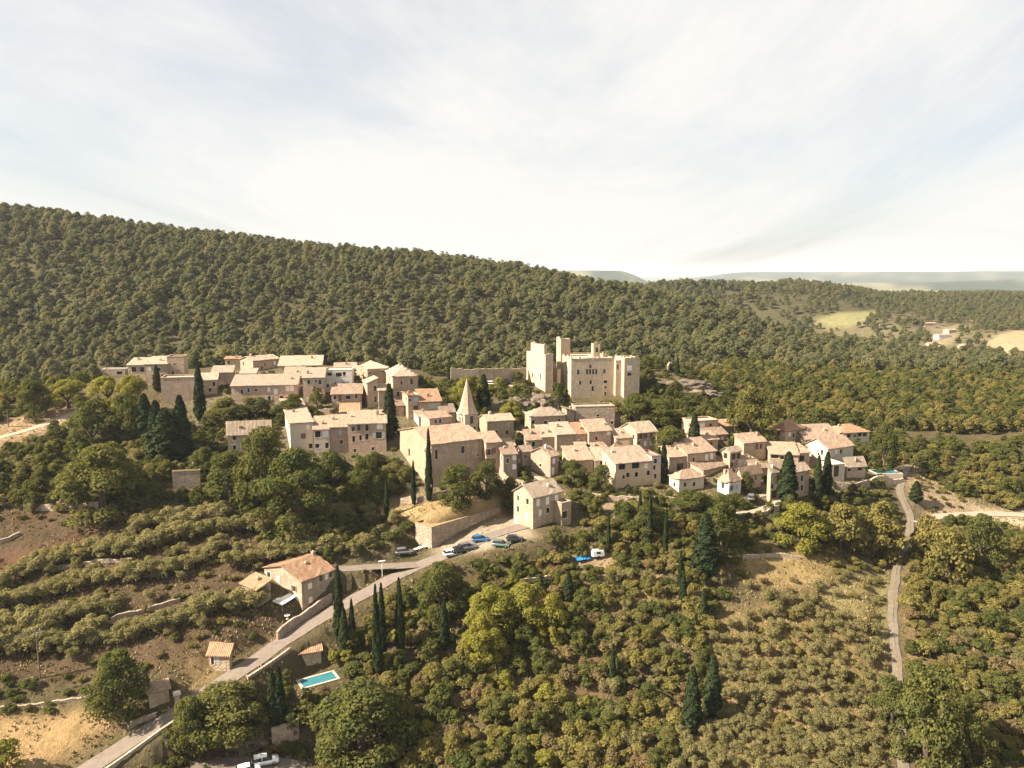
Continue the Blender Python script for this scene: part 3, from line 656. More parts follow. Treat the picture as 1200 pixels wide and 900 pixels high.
# ragged tops on the castle walls
def ragged(bk, top, lo=.1, hi=.9):
    ca_, sa_ = math.cos(bk.th-cb[0].th), math.sin(bk.th-cb[0].th); dd_ = bk.c-cb[0].c; c2, s2 = math.cos(-cb[0].th), math.sin(-cb[0].th); o_ = (dd_[0]*c2-dd_[1]*s2, dd_[0]*s2+dd_[1]*c2, dd_[2])
    for face in 'FL':
        W = bk.a if face == 'F' else bk.b; x = .1
        while x < W-.5:
            w = min(random.uniform(.4, 1.5), W-.1-x); hh_ = random.uniform(lo, hi)*random.random(); mb = MB()
            if face == 'F': mb.box(x, x+w, -.03, .32, bk.h+top, bk.h+top+hh_)
            else: mb.box(-.03, .32, x, x+w, bk.h+top+.002, bk.h+top+hh_+.003)
            x += w + random.uniform(-.0, .7)*(random.random() < .6)
            mb.v = [(o_[0]+p[0]*ca_-p[1]*sa_, o_[1]+p[0]*sa_+p[1]*ca_, o_[2]+p[2]) for p in mb.v]
            mb.build('coping_stone', ST['castle'], castle)
for bk, hi in ((cb[0], 1.1), (cb[2], .8), (cb[3], .9), (cb[4], 1.3), (cb[5], 1.6), (cb[1], .7)): ragged(bk, .165, .1, hi)
for bk, hi in ((cb[6], 1.3), (cb[7], 1.6)): ragged(bk, .004, .2, hi)
# ---- church with spire
cY = hit(506, 572)[1]
church, ch = compound('church', 'long stone village church with octagonal stone spire and pale tiled roof', 'church', [
  ((506, 572, 521, 469, 566), dict(th=30, roof='gx', rise=2.6, wall='warm', rf='mixed', Y=cY, wname='nave', wins=[('F',511.5,532.5,.8,2.6),('F',542.5,527,1.0,2.0),('F',560.5,533,.6,.6),('L',479.5,530,1.3,2.2),('L',498,528,.8,1.2)])),
  ((503.5, 505, 491, '6', 529), dict(th=30, roof='sf', rise=.8, wall='pink', rf='mixed', Y=cY+12.5, wname='clerestory', wins=[('F',511,494,.8,1.1),('F',516,493.5,.8,1.1)])),
  ((545, 520, 486, 535.5, 560), dict(th=33, roof='none', wall='castle', Y=cY+15, found=6, wname='bell_tower', wins=[('F',553,492,1.1,2.3),('F',556.5,502,.7,1.0),('L',539,492,.7,2.0),('L',542.2,492.3,.7,2.0)])),
])
bt = ch[2]; dd = bt.c-ch[0].c; ca, sa = math.cos(-ch[0].th), math.sin(-ch[0].th)
ctr = bt.c[:2] + bt.dr*bt.a/2 + bt.dl*bt.b/2 - ch[0].c[:2]; lx0 = (ctr[0]*ca-ctr[1]*sa, ctr[0]*sa+ctr[1]*ca); z0 = dd[2]+bt.h
v = []; f = []; hs = min(bt.a, bt.b)/2; tip = z_at(bt.c, 446)-bt.c[2]-bt.h
for k in range(8):
    an = R(22.5+45*k)+bt.th-ch[0].th; v.append((lx0[0]+1.42*hs*math.cos(an), lx0[1]+1.42*hs*math.sin(an), z0))
for k in range(8):
    an = R(22.5+45*k)+bt.th-ch[0].th; v.append((lx0[0]+1.02*hs*math.cos(an), lx0[1]+1.02*hs*math.sin(an), z0+tip*.2))
for k in range(8):
    an = R(22.5+45*k)+bt.th-ch[0].th; v.append((lx0[0]+.09*math.cos(an), lx0[1]+.09*math.sin(an), z0+tip))
for r_ in (0, 1):
    for k in range(8): f.append((r_*8+k, r_*8+(k+1) % 8, r_*8+8+(k+1) % 8, r_*8+8+k))
f += [tuple(range(16, 24)), tuple(range(7, -1, -1))]
spire = mesh('spire', v, f, ST['pink'], church)
g = MB().prism([(lx0[0]+hs*1.32*math.cos(R(45+90*k)+bt.th-ch[0].th)*1.16, lx0[1]+hs*1.32*math.sin(R(45+90*k)+bt.th-ch[0].th)*1.16) for k in range(4)], z0-.25, z0+.02); g.build('cornice', FRAME, church)
MB().tube([(lx0[0], lx0[1], z0+tip-.1), (lx0[0], lx0[1], z0+tip+.9)], .04).box(lx0[0]-.3, lx0[0]+.3, lx0[1]-.04, lx0[1]+.04, z0+tip+.5, z0+tip+.58).build('cross', METAL, spire)
# ---- houses.  label, corner px, base y, eave y, left px, right px
T = house
T('long stone house with low pale roof beside the church spire', 571, 517, 494, 562, 602, th=18, roof='gx', rf='pale', wall='warm', wins=[('F',581.5,507,.9,1.4),('F',594.5,506.5,.9,1.4)], chim=[(.25,.5,.7)])
T('narrow shuttered annex house against the right end of the church', 570, 556, 519, '6', 587, th=20, roof='sf', rf='pink', wall='pink', wins=[('F',572,530,1,1.6,'on'),('F',579,528,1,1.6,'sn'),('F',572,541,1,1.6,'on'),('F',579,540.5,1,1.5,'sn')])
# upper left cluster
T('stone manor with pale roof and long loggia at the village edge among cypresses', 172, 452, 427, '9', 197, th=8, roof='sf', rise=1.6, rf='pale', wall='warm', wins=[('F',186,433,1.3,1.2),('F',180,441,.9,1.2)])
T('low house with dark glazed loggia joined to the manor', 151, 452, 428, '8', 171.5, th=8, roof='sf', rise=1.5, rf='pale', wall='warm', wins=[('F',157,433,1.5,1.7),('F',162.5,433,1.5,1.7),('F',168,433,1.5,1.7)])
T('flat white roofed garden room beside the manor loggia', 120, 441, 433, '5', 147, th=8, roof='flat', rf='white', wall='warm', wins=[('F',140,437,2.4,1.5)])
T('square flat topped stone tower rising beside the manor', 197, 450, 418, '6', 217, th=10, roof='flat', rf=None, wall='warm', wins=[('F',204.5,427,.6,.8),('F',202.5,437,.7,1.4)], name='stone_tower', cat='tower')
T('broad blank stone terrace wall below the square tower', 190, 474, 443, '7', 231, th=12, roof='flat', rf=None, wall='pink', name='terrace_wall', cat='wall')
T('small two storey house with open dark doorway beside the tall cypress', 229, 465, 446, '6', 255, th=15, roof='sf', rf='pale', wall='pink', wins=[('F',250.5,450,.9,1.5),('F',246,457,1,1.2)])
T('small low stone cottage between the tall cypress and the long terrace row', 249, 452, 437, '6', 273, th=12, roof='sf', rf='pale', wall='pink', auto=.5)
T('tiny ochre hut with flat roof behind the long terrace row', 264, 431, 421, '4', 281, th=10, roof='sf', rise=.5, rf='orange', wall='ochre', wins=[('F',268,425,.9,1.1)])
T('stone house with pale roof turned sideways below the pine forest', 297, 436, 423, 282, 327, th=48, roof='gx', rise=1.2, rf='pale', wall='grey', wins=[('F',302,431,.8,1.3),('F',307,431,.8,1.2)])
T('long rosy house with broad pale roof and open porch below the pine forest', 327, 440, 429, '10', 377, th=10, roof='sf', rise=2.3, rf='pale', wall='rosy', wins=[('F',340,431.5,1.2,.9),('F',367.5,431.5,1.5,1.9),('F',372.5,431,1.5,1.9)], chim=[(.75,.7,.8)])
T('long stone row house with sagging pale roof above dark bushes', 272, 476, 452.5, '9.5', 349, th=9, roof='sf', rise=2.2, rf='pale', wall='pink', wins=[('F',283.5,459,.8,1.3),('F',300,457,.7,.8),('F',323,459,1.2,1.8,'s'),('F',337,454.5,1.1,1.8,'s'),('F',342,454,1.1,1.8,'s'),('F',336.5,467,1,1.1),('F',342,466.5,1,1.1),('F',353,458,1,1.3,'s')], chim=[(.9,.5,.6)])
T('tall narrow stone house with two small windows joined to the long row', 356, 478, 443, '9', 381, th=10, roof='sf', rise=2.0, rf='pale', wall='pink', wins=[('F',370.5,446.5,.8,.9),('F',368.3,455.5,.8,1.5),('F',372,465,.8,.9)])
T('low house with pale roof squeezed behind the long row', 333, 452, 441, '8', 356, th=10, roof='sf', rise=2.0, rf='pale', wall='pink', wins=[('F',345,446,1.0,1.4,'on'),('F',350.5,446,1.0,1.4,'on')])
T('cream plastered terrace house with pale blue shutters', 381, 460, 434, '8', 413, th=7, roof='flat', rf='cream', wall='white', wins=[('F',386,438.5,1.6,1.0),('F',397,439,2.0,1.4),('F',403.5,438,1.0,1.3),('F',384,452,.8,1.0),('F',393,449,.6,.6),('F',402,450,1.1,1.7,'sb'),('F',407,449.5,1.0,1.7,'sb'),('F',411,449,1.0,1.7,'sb')])
T('gabled stone house with high pale roof on the crest of the upper quarter', 431, 452, 432.5, 411, 455, th=26, roof='sr', rise=-2.6, rf='pale', wall='warm', wins=[('F',447.3,434.5,1.5,1.0),('F',433.8,437,.8,.8),('L',420,436.5,1.1,.8),('L',426,437,1.1,.8)])
T('small low roofed outbuilding behind the cream plastered house', 392, 440, 433, '6', 417, th=10, roof='sf', rf='pale', wall='warm')
T('big stone house with broad pale hipped roof above the tall cypress', 461, 472, 441, 453, 490, th=17, roof='hip', rise=2.6, rf='pale', wall='warm', wins=[('F',482.5,447,1.0,2.0),('F',470.5,448.5,.6,1.4),('F',466.5,462,1.0,1.8),('F',478,461,.9,1.3)], chim=[(.45,.5,.7)])
T('slim stone house with small pale roof wedged in the upper quarter', 431, 478, 449, 426, 443, th=22, roof='sl', rise=1.2, rf='pale', wall='pink', wins=[('F',441,455,.9,1.6),('F',440,468,.9,2.0)])
T('low house with brown and pale roof below the cream plastered house', 389, 480, 462, '7', 424, th=8, roof='sf', rise=2.0, rf='mixed', wall='pink', wins=[('F',392.5,466,.9,1.3),('F',398.5,466.5,1.0,1.9,'sn'),('F',408,465.5,1.6,1.3),('F',417.5,464.5,.8,1.2),('F',422.5,464.5,.8,1.2)])
T('small tumbledown cottage with orange tiles above the front terrace row', 399, 493, 483, '6', 421, th=10, roof='sf', rise=1.5, rf='orange', wall='grey', auto=.4)
T('tall narrow stone house with orange roof and high glazed arch beside the big cypress', 478.5, 492, 463, 472, 492, th=22, roof='sl', rise=-.8, rf='orange', wall='warm', wins=[('F',487.5,467,1.6,2.0,'sb'),('F',487.5,480,1.6,2.6),('F',478.9,469,.7,.7)])
T('stone house with weathered orange roof and wide green window above the church', 492.5, 492, 471, '9', 517, th=14, roof='sf', rise=2.4, rf='orange', wall='warm', wins=[('F',508.5,475.5,3.6,1.6,'sg'),('F',495,482,.8,1.2)])
T('small pale flat fronted house tucked between church nave and orange roof', 491, 500, 489, '5', 503.5, th=25, roof='sf', rf='pale', wall='cream', wins=[('F',493.5,493.5,.8,1.4)])
T('plain stone wall house behind the church with brown roof', 517, 500, 484, '6', 534, th=14, roof='sf', rf='brown', wall='warm', auto=.4)
# front terrace row
T('low stone barn house with long pale roof above dark trees', 268, 540, 508, 260, 318, th=14, roof='sf', rise=2.2, rf='pale', wall='warm', wins=[('F',280.5,523,1.0,1.3,'sg'),('F',293,522.5,1.0,1.4,'sn')], chim=[(.3,.6,.4)])
T('pale plastered house with low pink roof at the end of the front row', 341, 532, 496.5, 330, 368, th=20, roof='sf', rise=1.6, rf='pale', wall='cream', wins=[('F',355.5,511,1.4,1.5,'sn'),('F',361,510.5,1.4,1.5,'sn'),('F',371,522,1.1,1.4)])
T('recessed balcony house with wide white glazing in the front row', 368.5, 534, 503.5, '8', 387, th=10, roof='sf', rise=2.2, rf='mixed', wall='cream', wins=[('F',372,509,1.6,1.9),('F',378.5,508.5,1.0,1.9),('F',383,508,1.6,1.9,'s'),('F',371.5,522.5,1.1,1.3),('F',377,522,1.1,1.3),('F',384.5,522,1.0,1.6)])
T('stone house with orange tinted roof in the middle of the front row', 387.5, 532, 501, '8', 408, th=12, roof='sf', rise=2.0, rf='pink', wall='pink', wins=[('F',398.5,507,.8,1.2,'sb'),('F',400,518,.9,1.1)])
T('tall stone house with balcony and rows of narrow windows ending the front row', 408.5, 532, 497, '8', 453, th=9, roof='sf', rise=2.2, rf='pink', wall='pink', wins=[('F',420.5,501,1.0,1.8),('F',430,500,1.0,1.9),('F',414.5,514.5,.9,1.7),('F',422.5,513,.8,1.6),('F',425.6,512.7,.8,1.6),('F',430,512,1.0,1.7),('F',444,510,1.8,1.9,'og'),('F',445,500,1.6,1.4,'s'),('F',416,528,.8,1.0),('F',437,526,.8,1.0)], chim=[(.78,.6,1.3),(.1,.5,.6)])
# centre
T('square stone house with pale roof and arched windows below the castle tower', 622, 511, 488, 615, 663, th=14, roof='hip', rise=1.9, rf='pale', wall='warm', wins=[('F',624.5,494.5,.9,1.3),('F',639.3,496,1.0,1.4),('F',645,494.5,.6,.8),('F',655.5,493.5,.9,1.4),('F',622.4,506,1.0,1.6),('F',637,506,1.6,1.7),('F',655,504,.9,1.8)], chim=[(.42,.55,1.2)])
T('narrow ivy clad annex beside the square stone house', 664, 506, 482, '5', 673, th=14, roof='sr', rise=.6, rf='brown', wall='warm', wins=[('F',668.5,496,.8,1.4)])
T('massive sloping stone rampart below the castle keep', 674, 504, 477, '6', 720, th=8, roof='flat', rf=None, wall='dry', name='rampart', cat='wall', wins=[('F',701,487,.9,.7),('F',728,495,.9,.9)])
T('ruined wall stub of the rampart beside dark trees', 719, 500, 486, '3', 727, th=15, roof='none', wall='dry', name='rampart', cat='wall')
T('low terrace house with ribbed pale roof first of the long middle row', 616, 530, 515, 614, 634.5, th=12, roof='sf', rise=2.0, rf='pink', wall='warm', auto=.3)
T('terrace house with slightly raised pale roof second in the long middle row', 634.8, 528, 512.5, '7', 652, th=13, roof='sf', rise=2.0, rf='pale', wall='warm', auto=.3)
T('terrace house with white awning window third in the long middle row', 652.3, 529, 509.5, '7', 673, th=14, roof='sf', rise=2.0, rf='pale', wall='pink', auto=.4)
T('low house with orange roof patch at the end of the long middle row', 673.4, 526, 509, '7', 689, th=15, roof='sf', rise=1.8, rf='orange', wall='pink', auto=.5)
T('rosy plastered house with round window below the rampart', 690, 527, 506, '7', 716, th=15, roof='sf', rise=2.0, rf='pink', wall='pink', wins=[('F',714,504.5,1.0,1.0,'s'),('F',699,514,.8,1.1)], chim=[(.9,.5,.6)])
T('tall stone house with long pale roof at the foot of the dark slope', 746, 531, 507.5, 727, 769, th=24, roof='gx', rise=2.2, rf='pale', wall='pink', wins=[('F',751.5,511,1.0,1.6,'on'),('F',757,510,1.0,1.6,'sn'),('F',763,509.5,1.0,1.6,'sn'),('F',756,520,.9,1.4,'s'),('F',763,519.5,.9,1.4,'s'),('F',747.5,520,.9,1.5,'sn')])
T('small turret like house with pale top beside the slim cypress', 769.6, 532, 510, '4', 780, th=18, roof='flat', rf='cream', wall='pink', wins=[('F',774,517,1.0,1.2,'s')])
T('white garage fronted house with peach roof under the tall stone house', 722, 528, 514, '5', 745, th=20, roof='sf', rise=1.6, rf='pink', wall='cream', wins=[('F',731,519,3.0,1.4,'s')])
T('house with wide peach hipped roof in the heart of the village', 717, 552, 531.5, 709.5, 745.5, th=24, roof='hip', rise=2.4, rf='orange', wall='pink', auto=.4)
T('large ochre house with stepped pale roofs and big dark openings', 721, 573, 543.5, '8', 764, th=19, roof='sf', rise=2.2, rf='pale', wall='ochre', wins=[('F',729,546,2.0,1.5),('F',745,545,2.2,1.5),('F',736,556.5,1.0,1.3),('F',746,556,1.0,1.3),('F',760,554,1.0,1.3),('F',731,559,.8,1.0),('F',757,546,.9,1.3,'s')])
T('tall plain block with roof terrace beside the large ochre house', 763, 568, 535, '7', 774, th=19, roof='flat', rf='brown', wall='rosy', wins=[('F',767,548,.8,1.2),('F',768,558,.8,1.2)])
T('low double house with pale roofs behind the glossy green bush', 668, 556, 540, '7', 695, th=14, roof='sf', rise=2.2, rf='pink', wall='warm', auto=.6)
T('small cream house end with shaded wall behind the glossy green bush', 697, 554, 540, '7', 713.5, th=16, roof='sf', rise=1.8, rf='pale', wall='cream', wins=[('F',705,541.5,.9,1.0),('F',709,547,.9,1.2)])
T('tiny white shed with tiled roof in the middle gardens', 674.5, 529, 521, '3', 686, th=14, roof='sf', rise=.8, rf='pale', wall='white', wins=[('F',678,525,.8,1.2),('F',683,525,.8,1.2)])
T('ivy covered house with peach roof beside the outdoor stairs', 645, 560, 535, 622, 654, th=42, roof='gx', rise=1.8, rf='pink', wall='grey', wins=[('F',649,540,1.0,1.5,'s'),('F',648,552,1.0,2.0,'s'),('L',633,545,.7,.9)], chim=[(.4,.4,.9)])
T('grey stone house with one white window beside the ivy covered house', 612, 548, 529, 606, 623, th=30, roof='gx', rise=1.2, rf='pale', wall='grey', wins=[('F',616,535,.8,1.0),('L',608.5,540,.9,1.1,'s')])
T('dim grey stone house with white shutters next to the church', 590, 562, 533, '7', 606, th=14, roof='sf', rise=1.6, rf='brown', wall='grey', wins=[('F',605,535,1.0,1.4,'s'),('F',603,547,1.0,1.4,'s'),('F',595,540,.8,1.2)])
T('small pink roofed cottage between church annex and grey stone house', 590, 533, 523, '5', 603, th=16, roof='sf', rise=1.0, rf='pink', wall='grey', wins=[('F',595,527,.7,.8)])
T('detached stone house with tall blank gable above the parking square', 624.5, 620, 583, 602, 658, th=38, roof='gx', rise=2.3, rf='pale', wall='warm', wins=[('F',630.5,589,1.0,1.7,'s'),('F',641.5,587,1.0,1.7,'s'),('F',652,584,1.0,1.7,'s'),('L',617,605,1.0,1.9,'s'),('L',604,608,1.0,1.9,'s'),('F',633,601,.9,1.5,'s')], chim=[(.08,.62,.9),(.7,.25,.6)])
T('low stone wing with white arches beside the detached house', 658, 616, 590, '5', 669, th=38, roof='flat', rf=None, wall='warm', wins=[('F',662,603,1.6,1.8)])
# right quarter
T('roofless stone shell with pale coping above the right quarter', 810, 512, 494, '6', 841, th=17, roof='flat', rf=None, wall='pink', wins=[('F',815,502,2.4,1.6,'s'),('F',823,499,1.6,1.6,'s'),('F',833,499,.9,1.5)])
T('house with wide brown roof in the right quarter', 820, 519, 511, '6', 852, th=18, roof='sf', rise=2.0, rf='brown', wall='pink', auto=.4)
T('small house with peach roof and two dark windows under the brown roof', 814, 530, 516.5, '5', 841, th=16, roof='sf', rise=1.3, rf='pink', wall='warm', wins=[('F',820.5,521.5,.9,1.5),('F',825.5,520.5,.9,1.5)])
T('stone house with long peach roof and white shutters in the right quarter', 805, 553, 532, '7', 838, th=24, roof='sf', rise=2.4, rf='pink', wall='pink', wins=[('F',828,536,1.0,1.7,'s'),('F',834,534.5,1.0,1.7,'s'),('F',813,539,.8,1.2)])
T('open porch house with tiled canopy in the right quarter', 855, 549, 530, 845, 868, th=30, roof='gx', rise=1.0, rf='pale', wall='warm', wins=[('F',860,535,1.6,1.8),('F',866,534,1.2,1.8),('F',858,544,1.2,1.4),('L',850,534,1.4,1.6)])
T('weathered house with patchy peach roof beside the ivy wall', 871, 540, 519.5, 860, 897, th=20, roof='sf', rise=1.6, rf='mixed', wall='warm', wins=[('F',887,523,.9,1.9,'sn'),('F',892,523,.9,1.6)], chim=[(.9,.7,.8)])
T('low garden house with stone parapet below the ivy wall', 865, 547, 538, '4', 884, th=12, roof='flat', rf='warm', wall='cream')
T('long low house with diagonal brown roof in the right quarter', 824, 560, 551, '9', 856, th=36, roof='sf', rise=2.4, rf='brown', wall='pink', auto=.3)
T('pale cubic house with peach hipped roof below the right quarter', 795.5, 577, 561.5, 784, 824.5, th=24, roof='hip', rise=1.6, rf='pink', wall='cream', wins=[('F',803,568,.9,1.1),('F',813.5,567.5,.9,1.1),('L',790,568,.9,1.2)])
T('white house with faceted hipped roof and pale blue shutters', 854, 582, 564.5, 840.5, 868, th=38, roof='hip', rise=2.4, rf='pink', wall='white', wins=[('F',857.5,572,1.2,1.4,'ob'),('F',863.5,571,1.2,1.4,'sb')])
T('house with dark brown roof and sunlit end wall beside the lane', 868, 574, 556, 862, 891.5, th=28, roof='gx', rise=1.6, rf='brown', wall='warm', auto=.3)
T('tall narrow sunlit house with garage door beside the lane', 902, 588, 553, 898, 916, th=26, roof='sf', rise=1.4, rf='pale', wall='warm', wins=[('F',903.5,570,.9,1.3),('F',908.5,571.5,.9,1.3)], doors=[('F',906,579.5,2.2,2.2)])
T('square stone tower house with peach hipped roof at the top of the right quarter', 919, 525, 505, 903, 942, th=32, roof='hip', rise=2.2, rf='orange', wall='warm', wins=[('F',937,503,.9,1.4),('F',924,519,1.0,1.4),('L',912,508,1.0,1.6),('F',930,510,.9,1.4),('L',906,506,.9,1.2)])
T('house with broad peach roof behind the square tower house', 944, 530, 515, '8', 986, th=10, roof='sf', rise=2.6, rf='pink', wall='warm')
T('large cream house with two pale peach roofs above the pool terrace', 969, 547, 526, 943, 999, th=28, roof='gx', rise=2.3, rf='pink', wall='cream', wins=[('F',980,529,1.0,1.3,'s'),('F',979.5,538,1.0,1.6,'sb'),('F',988,536,1.0,1.8,'sb'),('F',994.5,534.5,1.0,1.8,'sb'),('L',959,532,.7,.7)], doors=[('F',974,541,1.6,2.6)])
T('far bungalow with long orange brown roof under the wood', 984, 517, 507.5, '8', 1018.5, th=14, roof='hip', rise=1.9, rf='orange', wall='cream', wins=[('F',995,510.5,1.5,1.3),('F',1007.5,509,1.6,1.3),('F',1013.5,508.5,1.6,1.3)])
T('low house with peach roof and shaded loggia beside the dark cypress', 902, 546, 532, '7', 935, th=-8, roof='sf', rise=1.9, rf='pink', wall='warm', wins=[('F',908,535,2.0,1.0),('F',916.5,536.5,1.0,1.0)])
T('gallery house with shaded balcony below the large cream house', 935, 549, 531, '6', 948, th=10, roof='sf', rise=1.2, rf='pink', wall='warm', wins=[('F',938.5,537,1.6,1.8),('F',944,537,1.4,1.8)])
T('tall stone house with small pale roof right of the dark cypress', 930, 584, 553, 915, 947, th=30, roof='gx', rise=1.3, rf='pale', wall='warm', wins=[('F',933.5,561,1.0,1.6),('F',940,560.5,1.0,1.6),('F',933.5,572,1.0,1.6),('F',940,571.5,1.0,1.6),('L',921,563,.9,1.3)])
T('low terrace bungalow with dark loggia windows beside the pool', 992, 560, 546.5, 989, 1013.5, th=16, roof='sf', rise=1.6, rf='pale', wall='warm', wins=[('F',992.8,549.5,1.0,1.3),('F',1000.5,549,1.8,1.3),('F',1008,547.5,1.6,1.3)])
T('arched stone terrace block beside the large cream house', 973, 565, 545, '6', 989, th=16, roof='flat', rf=None, wall='cream', doors=[('F',980,552,1.9,3.2)], name='terrace_block', cat='wall')
# lone houses on the road
hl = T('stone farmhouse with orange roof beside the road bend', 354.6, 716, 681.5, 311, 392.5, th=52, roof='gx', rise=1.9, rf='orange', wall='grey', wins=[('F',363.3,686.7,1.0,1.2,'s'),('F',376.5,676.8,1.0,1.4),('F',382.6,675,.9,1.4,'s'),('F',388,671.5,.9,1.3),('F',364,703.2,1.0,1.2,'s'),('F',382,695,1.2,1.2),('L',344.7,690,.9,1.2,'on'),('L',324,688,1.1,1.1,'s')], chim=[(.96,.5,.7),(.55,.35,.4)])
T('lean to with orange roof on the back of the farmhouse', 302, 712, 691, 284, 318, th=52, roof='sl', rise=1.0, rf='orange', wall='grey', wins=[('F',305,705,.8,1.0)])
T('little shed with red tiled roof beside the olive terrace', 245, 779, 766, 241, 269, th=-6, roof='sf', rise=1.1, rf='orange', wall='warm', wins=[('F',255,772.5,.9,1.2,'sb')], doors=[('F',249,774,.8,1.6)], name='shed', cat='shed')
T('windowless stone hut with mossy brown roof beside the big round tree', 175.5, 831, 812, 172, 199, th=32, roof='gx', rise=.8, rf='brown', wall='warm', name='stone_hut', cat='hut')
T('tiny tiled pool house roof among shrubs near the blue pool', 352, 772, 766, '4', 376, th=20, roof='sf', rise=1.4, rf='orange', wall='warm', name='pool_house', cat='hut')
T('low house with arched wall beside the long peach roofed house', 784, 553, 536, '6', 804, th=16, roof='sf', rise=1.6, rf='pink', wall='warm', wins=[('F',797,547,2.0,2.0,'v')])
T('tiny ruined cottage with red patched roof behind the right quarter', 848, 509, 500, '5', 864, th=20, roof='sf', rise=1.0, rf='orange', wall='grey')
T('small stone outhouse with pale roof behind the patchy peach roof', 897, 536, 524, '4', 905, th=20, roof='sf', rise=.8, rf='pale', wall='warm')
T('squat stone house with pale roof wedged above the middle row', 693, 503, 494, '5', 712, th=12, roof='sf', rise=1.0, rf='pale', wall='warm')
T('small gabled shed between the hipped peach roof and the ochre house', 700, 537, 529, '5', 714, th=18, roof='sf', rise=1.2, rf='mixed', wall='grey')
T('little stone house with brown roof below the big hipped house', 462, 488, 476, '5', 474, th=18, roof='sf', rise=1.0, rf='brown', wall='warm')
T('narrow stone house with pale roof between the slim house and the big hipped one', 444, 480, 458, '6', 455, th=14, roof='sf', rise=1.2, rf='pale', wall='warm')
T('low barn with pale roof under the tiny ochre hut', 282, 447, 438, '5', 300, th=10, roof='sf', rise=1.0, rf='pale', wall='pink')
T('small pale house below the square tower house', 890, 561, 549, '5', 899, th=24, roof='sf', rise=1.0, rf='brown', wall='warm')
T('one storey stone house with mossy roof behind the long middle row', 640, 516, 507, '5', 660, th=12, roof='sf', rise=1.2, rf='mixed', wall='grey')
# far houses in the valley on the right
for k, (px, py, w, h_, lab) in enumerate([(1100,398,11,5,'white'),(1112,391,9,4,'rosy'),(1088,408,9,5,'cream'),(1130,409,8,4,'ochre'),(1084,383,12,4,'pink'),(1060,420,8,4,'warm'),(1122,421,7,4,'grey'),(1158,426,8,4,'castle')]):
    T(['white farmhouse', 'rosy farmhouse', 'cream farmhouse', 'ochre barn', 'long pink farmhouse', 'warm stone cottage', 'grey stone cottage', 'pale stone barn'][k] + ' far off in the wooded valley by the pale fields', px, py, py-h_, str(6), str(w*.95), th=[10,20,-8,15,5,25,12,0][k], roof='gx', rf=['pale','pink','pink','pale','mixed','pink','brown','pale'][k], wall=lab, auto=.6, name='farmhouse', wins=())
# ------------------------------------------------------------------ walls, cars, pools and small things
def wall_line(name, label, pix, h, th, mat, cat='wall', sink=1.0, cope=None):
    if cope is None: cope = name == 'parapet'
    pts = np.array([hit(*q) for q in pix]); seg = np.r_[0, np.cumsum(np.linalg.norm(np.diff(pts[:, :2], axis=0), axis=1))]
    s = np.arange(0, seg[-1]+.01, 1.2); q = np.c_[np.interp(s, seg, pts[:, 0]), np.interp(s, seg, pts[:, 1])]; z = H(q[:, 0], q[:, 1]); c = q[0]
    for _ in range(4): z[1:-1] = .25*z[:-2]+.5*z[1:-1]+.25*z[2:]
    root = empty(name, (q[0, 0], q[0, 1], z[0]), 0, label, cat); v = []; f = []; cv = []; cf = []
    for i in range(len(q)):
        t_ = q[min(i+1, len(q)-1)]-q[max(i-1, 0)]; t_ = t_/np.linalg.norm(t_); n_ = np.array([-t_[1], t_[0]]); hj = h + (random.uniform(-.16, .16) + .12*math.sin(i*.9))*(name != 'parapet')
        for (sg, zz) in ((-1, -sink), (-1, hj), (1, hj), (1, -sink)):
            p = q[i]-q[0]+n_*sg*th/2; v.append((p[0], p[1], z[i]-z[0]+zz))
        for (sg, zz) in ((-1, hj+.004), (-1, hj+.13), (1, hj+.13), (1, hj+.004)):
            p = q[i]-q[0]+n_*sg*(th/2+.06); cv.append((p[0], p[1], z[i]-z[0]+zz))
    for i in range(len(q)-1):
        a = i*4
        for k in range(3): f.append((a+k, a+4+k, a+5+k, a+k+1))
        for k in range(4): cf.append((a+k, a+4+k, a+4+(k+1) % 4, a+(k+1) % 4))
    e = (len(q)-1)*4; f += [(3, 2, 1, 0)[::-1], (e, e+1, e+2, e+3)[::-1]]; cf += [(0, 1, 2, 3), (e+3, e+2, e+1, e)]
    mesh('masonry', v, f, mat, root)
    if cope: mesh('coping', cv, cf, ST['dry'], root)
    return root
WL = wall_line
WL('parapet', 'long low pale parapet wall edging the road above the bank', [(124,905),(174,870),(224,834),(264,807)], .55, .35, ST['castle'], sink=3)
WL('parapet', 'low stone kerb wall beside the road between the pool house and the cypress row', [(290,797),(318,779),(344,760)], .5, .35, ST['dry'], sink=2)
WL('retaining_wall', 'stone retaining wall under the orange roofed farmhouse', [(325,751),(342,737),(364,722),(390,703)], 2.0, .5, ST['dry'], sink=1.5)
WL('garden_wall', 'dry stone wall along the lower terrace above the dry field', [(-10,832),(45,826),(100,818),(118,814)], .45, .5, ST['grey'])
WL('garden_wall', 'pale dry stone wall under the broad holm oak', [(28,598),(62,598),(116,596)], 1.7, .5, ST['castle'])
WL('garden_wall', 'tumbled stone wall piece below the pair of dark cypresses', [(319,874),(338,868),(358,858)], 3.4, .6, ST['dry'], sink=2)
WL('garden_wall', 'curved stone wall joining the bastion and the low barn house', [(226,556),(236,548),(262,546)], 3.0, .5, ST['dry'])
WL('crest_wall', 'long brown rampart wall on the crest beside the castle tower', [(528,450),(560,451),(590,450),(616,449)], 5.5, .7, ST['grey'], sink=3)
WL('crest_wall', 'ruined curtain wall beyond the bastion on the rocky spur', [(782,437),(800,433),(830,431),(848,433)], 2.6, .6, ST['grey'], sink=3)
WL('garden_wall', 'low wall along the lane below the ochre house', [(690,585),(720,588),(752,591)], 1.6, .5, ST['dry'])
WL('garden_wall', 'pale lane wall below the tall narrow sunlit house', [(872,608),(893,604),(914,597)], 1.0, .4, ST['castle'])
